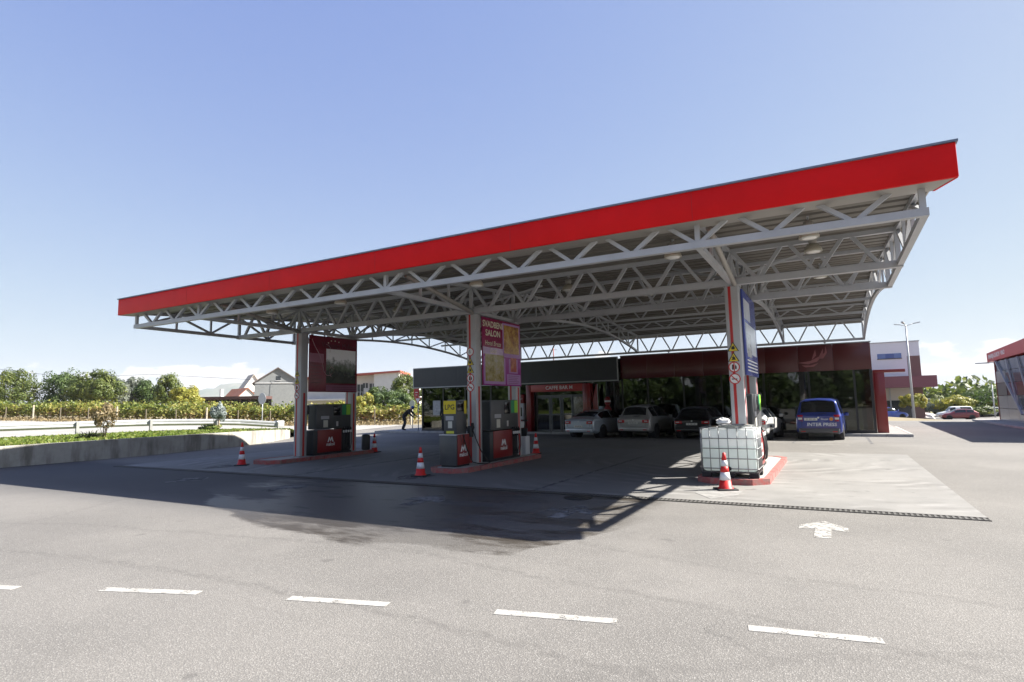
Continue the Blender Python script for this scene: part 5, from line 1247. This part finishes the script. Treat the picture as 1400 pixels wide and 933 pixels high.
bend=dict(pelvis=(0,-.12,.92),waist=(0,.02,1.06),chest=(0,.22,1.24),neck=(0,.36,1.33),head0=(0,.43,1.37),head1=(0,.50,1.44),
  shR=(.19,.26,1.27),elR=(.22,.42,1.02),wrR=(.15,.58,.86),haR=(.10,.66,.83),shL=(-.19,.26,1.27),elL=(-.22,.46,1.05),wrL=(-.15,.64,.92),haL=(-.1,.72,.89),
  hipR=(.10,-.12,.88),knR=(.12,.05,.48),anR=(.12,-.10,.08),toR=(.13,.08,.045),hipL=(-.10,-.12,.88),knL=(-.14,-.12,.46),anL=(-.15,-.32,.08),toL=(-.16,-.14,.045))
p1=oy(553,589.5,33.0); pw=person('dark clothed worker with blue cap bending forward beside the give way sign',bend,(p1.x+.1,33.0,ZP),R(-75),M_CAPB); pw.scale=(1.1,1.1,1.12)
p2=oy(609,590,SY-.45); person('dark clothed person standing at the shop window behind the gas dispenser',stand,(p2.x,SY-.55,ZP),R(35))
# stacked crates by the worker
# ================================================================== VEHICLES
def catmull(p0,p1,p2,p3,t): 
    return .5*((2*p1)+(-p0+p2)*t+(2*p0-5*p1+4*p2-p3)*t*t+(-p0+3*p1-3*p2+p3)*t**3)
class CarSurf:
    def __init__(s,st):
        s.G=[]
        for (y,zb,zbelt,ztop,ws,wb,wt) in st:
            zm=(zb+zbelt)/2; wm=max(ws,wb)+.012
            h=ztop-zbelt
            half=[(ws*.84,zb),(ws,zb+.09),(wm,zm),(wb,zbelt),(wb+(wt-wb)*.88,zbelt+h*.86),(wt*.72,zbelt+h*.985),(0,ztop+.015)]
            s.G.append(np.array([(x,y,z) for x,z in half]+[(-x,y,z) for x,z in half[-2::-1]]))
        s.G=np.array(s.G); s.n=len(s.G)
    def __call__(s,u,v):
        i=int(min(s.n-2,max(0,math.floor(u)))); t=u-i; j=int(min(11,max(0,math.floor(v)))); k=v-j
        def row(a):
            a=min(s.n-1,max(0,a)); g=s.G[a]
            # gentle rounding across the section, linear inside wide flats
            return g[j]*(1-k)+g[j+1]*k if True else 0
        def lim(p0,p1,p2,p3,t): 
            c=catmull(p0,p1,p2,p3,t); l=p1*(1-t)+p2*t; return .45*c+.55*l
        return lim(row(i-1),row(i),row(i+1),row(i+2),t)
    def nrm(s,u,v):
        e=.04; a=s(min(s.n-1,u+e),v)-s(max(0,u-e),v); b=s(u,min(12,v+e))-s(u,max(0,v-e)); n=np.cross(b,a); l=np.linalg.norm(n); n=n/(l+1e-9)
        p=s(u,v); c=np.array([0,p[1],.8]); 
        return n if np.dot(n,p-c)>0 else -n
    def patch(s,u0,u1,v0,v1,off=.006,nu=6,nv=6,ins=None):
        P=[]
        for i in range(nu+1):
            r=[]
            for j in range(nv+1):
                a,b=i/nu,j/nv; vv0=v0; vv1=v1
                u=u0+(u1-u0)*a; v=vv0+(vv1-vv0)*b; p=s(u,v)+s.nrm(u,v)*off; r.append(tuple(p))
            P.append(r)
        return MB().grid(P)
    def body(s,nu=4,nv=3):
        P=[[tuple(s(i/nu,j/nv)) for j in range(12*nv+1)] for i in range((s.n-1)*nu+1)]
        mb=MB().grid(P); m_=12*nv+1
        mb.f.append(tuple(range(m_))); mb.mi.append(0); mb.sm.append(False)
        e=len(P)*m_-m_; mb.f.append(tuple(range(e,e+m_))); mb.mi.append(0); mb.sm.append(False)
        return mb
SPEC={
 'sedan':dict(st=[(0,.42,.84,.86,.74,.76,.60),(.07,.30,.95,.98,.86,.86,.66),(.5,.24,.98,1.08,.90,.90,.68),(1.3,.22,.97,1.39,.91,.905,.58),(2.1,.22,.95,1.465,.91,.90,.57),(2.8,.22,.93,1.42,.91,.895,.57),(3.55,.22,.90,.99,.90,.88,.68),(4.35,.24,.78,.86,.88,.84,.62),(4.72,.36,.62,.66,.74,.70,.5)],
   rear=(2.12,2.86),front=(5.12,5.9),sides=((2.45,3.9),(4.0,5.5)),wheels=(.98,3.68),r=.325),
 'suv':dict(st=[(0,.45,.92,.94,.76,.76,.62),(.06,.36,1.0,1.06,.87,.86,.68),(.22,.30,1.04,1.22,.91,.89,.66),(.52,.28,1.03,1.60,.92,.90,.58),(1.2,.28,1.02,1.67,.92,.91,.58),(2.4,.28,1.0,1.64,.92,.90,.57),(3.15,.28,.99,1.10,.91,.88,.68),(3.95,.30,.90,.98,.89,.85,.62),(4.35,.42,.70,.76,.76,.72,.5)],
   rear=(1.75,2.85),front=(5.1,5.9),sides=((2.9,3.9),(4.0,5.5)),wheels=(.85,3.5),r=.35),
 'hatch':dict(st=[(0,.40,.84,.86,.72,.74,.58),(.06,.30,.93,.98,.84,.84,.64),(.22,.24,.97,1.12,.87,.86,.64),(.65,.22,.96,1.40,.88,.87,.56),(1.4,.22,.95,1.47,.88,.88,.56),(2.3,.22,.93,1.43,.88,.87,.55),(3.1,.22,.90,1.0,.87,.85,.66),(3.8,.24,.80,.87,.85,.82,.6),(4.15,.36,.62,.66,.72,.68,.48)],
   rear=(1.9,2.85),front=(5.1,5.9),sides=((2.7,3.9),(4.0,5.5)),wheels=(.8,3.35),r=.315),
 'van':dict(st=[(0,.36,1.02,1.04,.82,.84,.74),(.04,.30,1.05,1.12,.87,.87,.76),(.12,.27,1.07,1.40,.895,.89,.74),(.22,.26,1.07,1.74,.895,.89,.69),(.5,.25,1.06,1.82,.895,.89,.68),(2.4,.25,1.05,1.83,.895,.89,.67),(2.75,.25,1.03,1.74,.895,.88,.66),(3.4,.25,1.0,1.10,.89,.87,.72),(4.1,.27,.88,.95,.87,.84,.64),(4.4,.38,.68,.74,.76,.72,.5)],
   rear=(1.35,3.05),front=(6.1,6.95),sides=((3.6,4.6),(4.9,6.3)),wheels=(.72,3.4),r=.33)}
M_TAIL=mat('tail_light',(.45,.012,.015),.15,coat=.5); M_TAILW=mat('tail_light_clear',(.6,.6,.6),.15); M_PLATE=mat('number_plate',(.62,.62,.58),.5); M_RIM=mat('wheel_rim',(.45,.46,.47),.35,.7); M_TYRE=mat('tyre',(.015,.015,.016),.8); M_HEAD=mat('head_light',(.6,.62,.65),.08)
def car(name,label,cat,kind,paint,lights='wide',bumper=None,group='cars parked in front of the shop',wscale=1.,nopanel=False):
    sp=SPEC[kind]; s=CarSurf(sp['st']); t=thing(name,label,cat,(0,0,0),group)
    put('body',s.body(),paint,t)
    put('rear_window',s.patch(sp['rear'][0],sp['rear'][1],4.35,7.65),M_CARGLASS,t); put('windscreen',s.patch(sp['front'][0],sp['front'][1],4.3,7.7),M_CARGLASS,t)
    for a,b in sp['sides']:
        for v0,v1 in ((3.12,4.02),(7.98,8.88)):
            put('window',s.patch(a,b,v0,v1),M_CARGLASS,t)
    # lights from the surface near the rear corners
    zt=sp['st'][1][2]; w0=sp['st'][1][4]
    for sx in (-1,1):
        if lights=='tall':
            l=MB().bbox((sx*.70-.10,-.0,.80),(sx*.70+.12,.13,1.10),.02) if sx>0 else MB().bbox((-.82,0,.80),(-.60,.13,1.10),.02)
            lo=put('tail_light',l,M_TAIL,t); put('reverse_lamp',MB().box((sx*.72-.08,-.006,.90),(sx*.72+.08,.0,.985)),M_TAILW,lo)
        else:
            x0,x1=sorted((sx*.46,sx*.82)); lo=put('tail_light',MB().bbox((x0,-.012,zt-.22),(x1,.22,zt-.06),.03),M_TAIL,t)
            x0,x1=sorted((sx*.60,sx*.76)); put('reverse_lamp',MB().box((x0,-.018,zt-.16),(x1,-.005,zt-.11)),M_TAILW,lo)
    zp=zt-.28 if kind!='sedan' else .56
    xp=-.30 if kind=='van' else 0.
    if kind=='van': zp=.86
    pl=put('number_plate',MB().box((xp-.26,-.034,zp),(xp+.26,.006,zp+.11)),M_PLATE,t)
    text('SK 4'+{'sedan':'20','suv':'83','hatch':'17','van':'55'}[kind]+' AB',.085,M_SBLK,(xp,-.0355,zp+.055),(1,0,0),(0,0,1),pl,ex=.0008)
    zb=sp['st'][1][1]
    put('bumper',MB().bbox((-.80,-.05,zb-.0),(.80,.10,zb+.22),.04),bumper or paint,t)
    for sx in (-1,1): put('exhaust_reflector',MB().box((sx*.62-.09,-.056,zb+.06),(sx*.62+.09,-.049,zb+.10)),M_TAIL,t)
    L_=sp['st'][-1][0]
    gz0=zb+.26
    put('panel_gap',MB().box((-.66,-.004,gz0),(.66,.01,gz0+.012)).box((-.672,-.004,gz0),(-.66,.01,zt-.16)).box((.66,-.004,gz0),(.672,.01,zt-.16)),M_BLACK,t)
    put('badge',MB().lathe([(.04,0),(.04,.008),(0,.008)],(0,-.012,zt-.07),14,axis='y'),M_CHROME,t)
    if kind!='sedan': put('rear_wiper',MB().bar((0,sp['st'][1][0]-.03,zt+.08),(.34,sp['st'][1][0]-.0,zt+.13),.02,.02),M_BLACK,t)
    for sx in (-1,1):
        x0,x1=sorted((sx*.45,sx*.74)); put('head_light',MB().bbox((x0,L_-.30,.60),(x1,L_-.12,.74),.03),M_HEAD,t)
        put('mirror',MB().bbox((sx*.98-.09,2.75 if kind!='van' else 2.9,.98),(sx*.98+.09,2.88 if kind!='van' else 3.05,1.13),.035),paint,t)
    for y in sp['wheels']:
        for sx in (-1,1):
            r=sp['r']; wx=sp['st'][3][4]-.075
            wl=put('wheel',MB().lathe([(r*.62,-.1),(r*.95,-.1),(r,-.07),(r,.07),(r*.95,.1),(r*.62,.1)],(sx*wx,y,r),22,axis='x'),M_TYRE,t)
            put('rim',MB().lathe([(r*.64,-.02),(r*.64,.085),(r*.5,.07),(r*.16,.09),(.0,.09)],(sx*wx,y,r),16,axis='x') if sx>0 else MB().lathe([(r*.64,.02),(r*.64,-.085),(r*.5,-.07),(r*.16,-.09),(.0,-.09)],(sx*wx,y,r),16,axis='x'),M_RIM,wl)
            put('wheel_arch',MB().lathe([(r*1.16,-.30),(r*1.16,.089)],(sx*wx,y,r+.01),22,axis='x') if sx>0 else MB().lathe([(r*1.16,.30),(r*1.16,-.089)],(sx*wx,y,r+.01),22,axis='x'),M_BLACK,t)
    return t,s
def paint(n,c,metal=.3,r=.3): return mat('paint_'+n,c,r,metal,coat=.8)
cr,_=car('parked_car','silver saloon car parked before the shop entrance','car','sedan',paint('silver',(.44,.49,.55),.25)); place(cr,(-11.75,28.35,0),R(-9))
cr,_=car('parked_car','silver grey compact off-roader parked beside the silver saloon','car','suv',paint('grey_silver',(.33,.325,.32),.3)); place(cr,(-8.95,28.75,0),R(-5))
cr,_=car('parked_car','black estate car with white number plate parked before the red parapet','car','suv',paint('black',(.008,.009,.011),.2)); cr.scale=(1,1.05,.93); place(cr,(-6.05,28.7,0),R(-3))
cr,_=car('parked_car','white hatchback mostly hidden behind the blue board column','car','hatch',paint('white',(.66,.66,.64),.0)); place(cr,(-3.55,28.2,0),R(-6))
cr,_=car('parked_car','black saloon parked between the estate car and the white hatchback','car','sedan',paint('black_blue',(.010,.012,.02),.2)) if False else (None,None)
vb=paint('blue',(.022,.045,.24),.25)
vn,sv=car('parked_van','blue delivery van with INTER PRESS lettering parked by the shop corner','van','van',vb,'tall',mat('bumper_grey',(.10,.10,.105),.6))
text('INTER PRESS',.20,mat('van_lettering',(.72,.74,.76),.4),(.12,-.006,.68),(1,0,0),(0,0,1),vn,ex=.004,sx=1.05,slant=.12,bold=.003)
put('emblem',MB().lathe([(.075,0),(.075,.006),(0,.006)],(.50,-.014,.92),18,axis='y'),mat('emblem_orange',(.65,.25,.03),.4),vn)
text('Skopje',.11,mat('van_lettering',(.72,.74,.76),.4),(.24,-.008,.92),(1,0,0),(0,0,1),vn,ex=.004,slant=.2)
place(vn,(-.66,29.0,0),R(-3))
# far cars
def far(px,py,d,rz,*a,**k):
    c_,_=car(*a,**k); q=dep(px,py,d); place(c_,(q.x,q.y,gz(q.x,q.y)),rz); return c_
G2='cars on the far parking area'
# side-on: car length along image right; forward = to the left
ang=math.atan2(rt.y,rt.x)
fr_=dep(1305,572,79)
rc,_=car('parked_car','dark red hatchback standing side on at the far parking','car','hatch',paint('dark_red',(.16,.018,.025),.3),group=G2)
q=dep(1334,572,79); place(rc,(q.x,q.y-1.0,gz(q.x,q.y)),R(90)+R(8))
rc,_=car('parked_car','white van behind the dark red hatchback at the far parking','car','van',paint('white',(.66,.66,.64)),group=G2)
q=dep(1330,570,86); place(rc,(q.x,q.y,gz(q.x,q.y)),R(90)+R(8))
rc,_=car('parked_car','blue hatchback parked beyond the shop corner','car','hatch',paint('bright_blue',(.03,.07,.34),.3),group=G2)
q=dep(1196,572,66); place(rc,(q.x-.6,q.y,gz(q.x,q.y)),R(-60))
rc,_=car('parked_van','white van parked behind the blue hatchback beyond the shop corner','van','van',paint('white',(.66,.66,.64)),group=G2)
q=dep(1190,572,72); place(rc,(q.x-1.2,q.y,gz(q.x,q.y)),R(-66))
rc,_=car('parked_car','dark blue car behind the white van near the lamp post','car','hatch',paint('navy',(.02,.03,.16),.3),group=G2)
q=dep(1226,571,84); place(rc,(q.x-1.8,q.y,gz(q.x,q.y)),R(-66))
rc,_=car('parked_car','small pale car at the foot of the far single lamp post','car','hatch',paint('pale',(.55,.57,.58),.2),group=G2)
q=dep(1372,571,92); place(rc,(q.x,q.y,gz(q.x,q.y)),R(100))
# ================================================================== RIGHT SIDE
# white and brown building behind
BY=85.; zb=gz(9,85)
M_BW=mat('panel_white',(.66,.67,.70),.5,var=.05,vscale=.5); M_BB=mat('panel_brown',(.16,.085,.075),.5,var=.08,vscale=.6); M_EAVE=mat('eave_maroon',(.19,.06,.075),.5,var=.06,vscale=.5); M_BEI=mat('panel_beige',(.52,.48,.42),.6)
bd=thing('white_hall','tall white panelled hall with brown corner and maroon eave behind the shop','building',(3,BY+6,zb))
put('wall',MB().box((-12,BY,zb-.5),(8.15,BY+14,8.45)),M_BW,bd); put('corner_wall',MB().box((8.155,BY-.02,zb-.5),(9.45,BY+14,6.7)),M_BB,bd); put('corner_wall',MB().box((8.155,BY,6.705),(9.45,BY+14,8.45)),M_BW,bd)
put('parapet_cap',MB().box((-12.1,BY-.08,8.452),(9.53,BY+14,8.56)),M_GALV,bd)
put('eave',MB().box((-8,81.2,2.86),(10.45,BY-.03,4.17)),M_EAVE,bd)
put('beige_band',MB().box((-8,BY-.12,1.35),(8.1,BY-.005,2.85)),M_BEI,bd)
gl=put('shop_front',MB().box((-8,BY-.14,zb),(8.1,BY-.006,1.345)),M_WIN,bd)
for k in range(9): put('mullion',MB().box((-8+k*1.75,BY-.22,zb),(-7.86+k*1.75,BY-.142,2.85)),M_GALV,gl)
wn_=put('window',MB().box((5.1,BY-.05,6.5),(7.6,BY-.004,7.1)),mat('window_blue',(.10,.16,.35),.12),bd)
put('pane',MB().box((5.95,BY-.07,6.53),(6.85,BY-.052,7.07)),mat('window_blue_dark',(.04,.08,.26),.1),wn_); put('sill',MB().box((5.05,BY-.1,6.42),(7.65,BY-.005,6.498)),M_DARK,wn_)
for x in (-4,2,): put('panel_joint',MB().box((x-.015,BY-.006,4.2),(x+.015,BY+.01,8.4)),mat('joint_grey',(.4,.4,.42),.6),bd)
# triple headed lamp post
q=dep(1250,572,62); lx,ly=q.x,q.y; zz=gz(lx,ly); top=dep(1236.5,443,62).z
lt=thing('street_lamp','tall grey lamp post with three heads behind the shop','street lamp',(lx,ly,zz))
put('pole',MB().tube([(lx,ly,zz),(lx,ly,top)],[.14,.07],12),M_GALV,lt)
for a in (0,2.1,4.2):
    d=Vector((math.cos(a+.2),math.sin(a+.2),0)); p0=Vector((lx,ly,top-.1)); p1=p0+d*.75+Vector((0,0,.22)); ar=put('arm',MB().tube([p0,p1],.035,8),M_GALV,lt)
    put('lamp_head',MB().bar(p1-d*.05,p1+d*.6+Vector((0,0,.12)),.22,.09),M_GALV,ar)
q=dep(1361,572,88); lx,ly=q.x,q.y; zz=gz(lx,ly); top=dep(1358,523,88).z
lt=thing('street_lamp','slim single lamp post before the far trees','street lamp',(lx,ly,zz)); put('pole',MB().tube([(lx,ly,zz),(lx,ly,top)],[.11,.06],10),M_GALV,lt); put('lamp_head',MB().bbox((lx-.5,ly-.15,top),(lx+.35,ly+.15,top+.12),.03),M_GALV,lt)
# right hand building, side wall seen at a grazing angle
RX=9.9; YN,YE=31.8,51.2
M_ALU=mat('alu_panel',(.42,.42,.42),.3,.5,var=.08,vscale=1.2); M_RGL=mat('facade_glass',(.10,.12,.13),.05,spec=.8)
rb=thing('panel_building','grey metal and glass building with slanted glazing and red sign band','building',(RX+5,41,0))
put('core_wall',MB().box((RX+.3,YN,0),(RX+12,YE-.02,4.1)),M_ALU,rb)
rows=[0,.9,1.75,2.6,3.4,4.1]
NPAN=8
for i in range(NPAN):
    for j in range(len(rows)-1):
        w_=(YE-YN)/NPAN; ya,yb=YN+i*w_,YN+(i+1)*w_
        glz=j>=1 and (i<NPAN-2 or (i==NPAN-2 and j>=2) or (i==NPAN-1 and j>=4))
        mm=(M_RGL if j!=2 else mat('facade_maroon',(.14,.05,.06),.15)) if glz else (M_ALU if j!=2 else mat('facade_grey_dark',(.16,.16,.17),.3,.3))
        sh=.28*(rows[j]/4.1) if False else 0
        put('pane' if glz else 'panel',MB().box((RX+(.03 if glz else 0),ya+.02,rows[j]+.02),(RX+.28,yb-.02,rows[j+1]-.01)),mm,rb)
mbm=MB(); put('slanted_mullion',MB().bar((RX-.03,YE-.5,4.1),(RX-.03,YE-5.6,.6),.12,.10),M_GALV,rb)
for k in range(3): put('slanted_mullion',MB().bar((RX-.03,YE-3.2-k*2.6,4.1),(RX-.03,YE-5.0-k*2.6,.9),.08,.08),M_GALV,rb)
put('edge_trim',MB().box((RX-.03,YE-.03,0),(RX+.3,YE+.06,4.3)),M_PORT,rb)
fb=put('roof',MB().add([(RX-.05,YN,4.35),(RX+12,YN,4.35),(RX+12,53.0,4.15),(RX-.05,53.0,4.15),(RX-.05,YN,5.35),(RX+12,YN,5.35),(RX+12,53.0,4.78),(RX-.05,53.0,4.78)],[(0,3,2,1),(4,5,6,7),(0,1,5,4),(1,2,6,5),(2,3,7,6),(3,0,4,7)]),mat('sign_band_red',(.46,.03,.03),.4),rb)
text('VINARIJA DUKOV  VINO',.42,M_WHITE,(RX-.052,52.6,4.47),(0,-1,.02),(0,0,1),rb,ex=.004,align='LEFT',bold=.006)
lt=thing('wall_lamp','slim wall lamp sticking out below the red sign band','lamp',(RX,YE+.6,4.0)); put('arm',MB().bar((RX+.1,YE+.02,4.02),(RX-.25,YE+.9,4.08),.06,.05),M_GALV,lt); put('lamp_head',MB().bar((RX-.25,YE+.7,4.06),(RX-.55,YE+2.4,4.12),.22,.08),M_GALV,lt)
kr=thing('kerb_edge','low concrete kerb around the metal and glass building','kerb',(RX-1.2,42,0))
for k in range(19):
    put('kerb_stone',MB().bbox((RX-1.35,32+k*1.08,-.05),(RX-1.2,32+k*1.08+1.07,.12),.012),mat('kerb_grey',(.36,.35,.33)),kr)
struct('side_pavement',MB().box((RX-1.195,32,-.04),(RX+12,52.8,.115)),M_PAVE)
# trees on the right
for (px,top,d,rw,mk,lab,sd) in [(1247,537,64,1.25,'yel','young yellow leafed tree beside the tall lamp post',61),(1275,541,104,4.2,'mid','light green bushy tree at the left of the far wood',62),(1292,536,112,5,'mid','green tree with broad low crown in the far wood',63),(1303,541,98,3.2,'yel','yellow green round bush before the far wood',64),
   (1322,534,110,5,'dark','dark green tree at the middle of the far wood',65),(1342,529,100,5.2,'dark','tallest dark green tree of the far wood',66),(1358,532,108,4.5,'mid','green tree behind the slim single lamp post',67),(1372,540,98,3.4,'yel','yellow green tree next to the metal and glass building',68),(1262,545,102,3.2,'grey','grey green bush beside the white hall',69),(1395,533,112,5,'dark','dark tree behind the metal and glass building',70),(1332,556,92,2.6,'mid','low green bush in front of the tallest dark tree',71),(1362,556,94,2.6,'grey','low grey green scrub at the foot of the far wood',72)]:
    tp=dep(px,top,d); base=Vector((tp.x,tp.y,gz(tp.x,tp.y)-.05)); tree('far_tree',lab,base,tp.z-base.z,(rw,rw),mk,6500,46,.23 if d>70 else .13,sd,'trees beyond the far parking',.14,.1 if d>70 else .4)
n=9000; P=np.stack([rng.uniform(-10,95,n),rng.uniform(128,150,n),rng.uniform(-1.5,5.5,n)],1); P[:,2]=P[:,2]*(.6+.4*np.sin(P[:,0]*.35)**2)
tag(quads(P,rng.normal(size=(n,3)),rng.uniform(.6,1.2,n),'far_wood',LM['mid'],None,'stuff'),'distant green wood forming the skyline behind the far parking','wood')
# small heap of rubble and barrier by the lamp post
q=dep(1262,571,70)
tag(put('rubble_heap',crumple((q.x,q.y,gz(q.x,q.y)-.3),1.3,.8,.6,12,9,14),mat('rubble_pale',(.6,.58,.55),.9)),'pale heap of rubble beside the young yellow tree','heap')
mb=MB(); 
for k in range(1): mb.box((q.x-.35,q.y-1.2,gz(q.x,q.y)),(q.x-.28,q.y-1.16,gz(q.x,q.y)+.8)).box((q.x-.8,q.y-1.21,gz(q.x,q.y)+.3),(q.x+.2,q.y-1.165,gz(q.x,q.y)+.6))
# trees behind the photographer, mirrored in the shop glass
for k in range(9):
    x=-38+k*9.5; tree('roadside_tree','dense dark roadside tree standing opposite the filling station',(x,-42-(k%3)*3,0),9+(k%4),(5,4),'dark',1800,26,.6,80+k,'roadside trees opposite the station',.25,.1)
n=16000; P=np.stack([rng.uniform(-120,80,n),rng.uniform(-66,-52,n),rng.uniform(0,11,n)],1); P[:,2]*=.7+.3*np.sin(P[:,0]*.3)
tag(quads(P,rng.normal(size=(n,3)),rng.uniform(.8,1.6,n),'roadside_wood',LM['dark'],None,'stuff'),'dense dark wood across the road opposite the filling station','wood')
# ================================================================== HAZE
hz=MB().box((-4500,-4500,-4),(4500,4500,200))
HM=bpy.data.materials.new('haze_air'); HM.use_nodes=True; t_=HM.node_tree; t_.nodes.clear()
pv=t_.nodes.new('ShaderNodeVolumePrincipled'); pv.inputs['Color'].default_value=(.90,.94,1,1); pv.inputs['Density'].default_value=1.0e-4
oo=t_.nodes.new('ShaderNodeOutputMaterial'); t_.links.new(pv.outputs[0],oo.inputs['Volume'])
tag(put('haze',hz,HM),'pale haze in the air over the whole place','haze',kind='stuff')
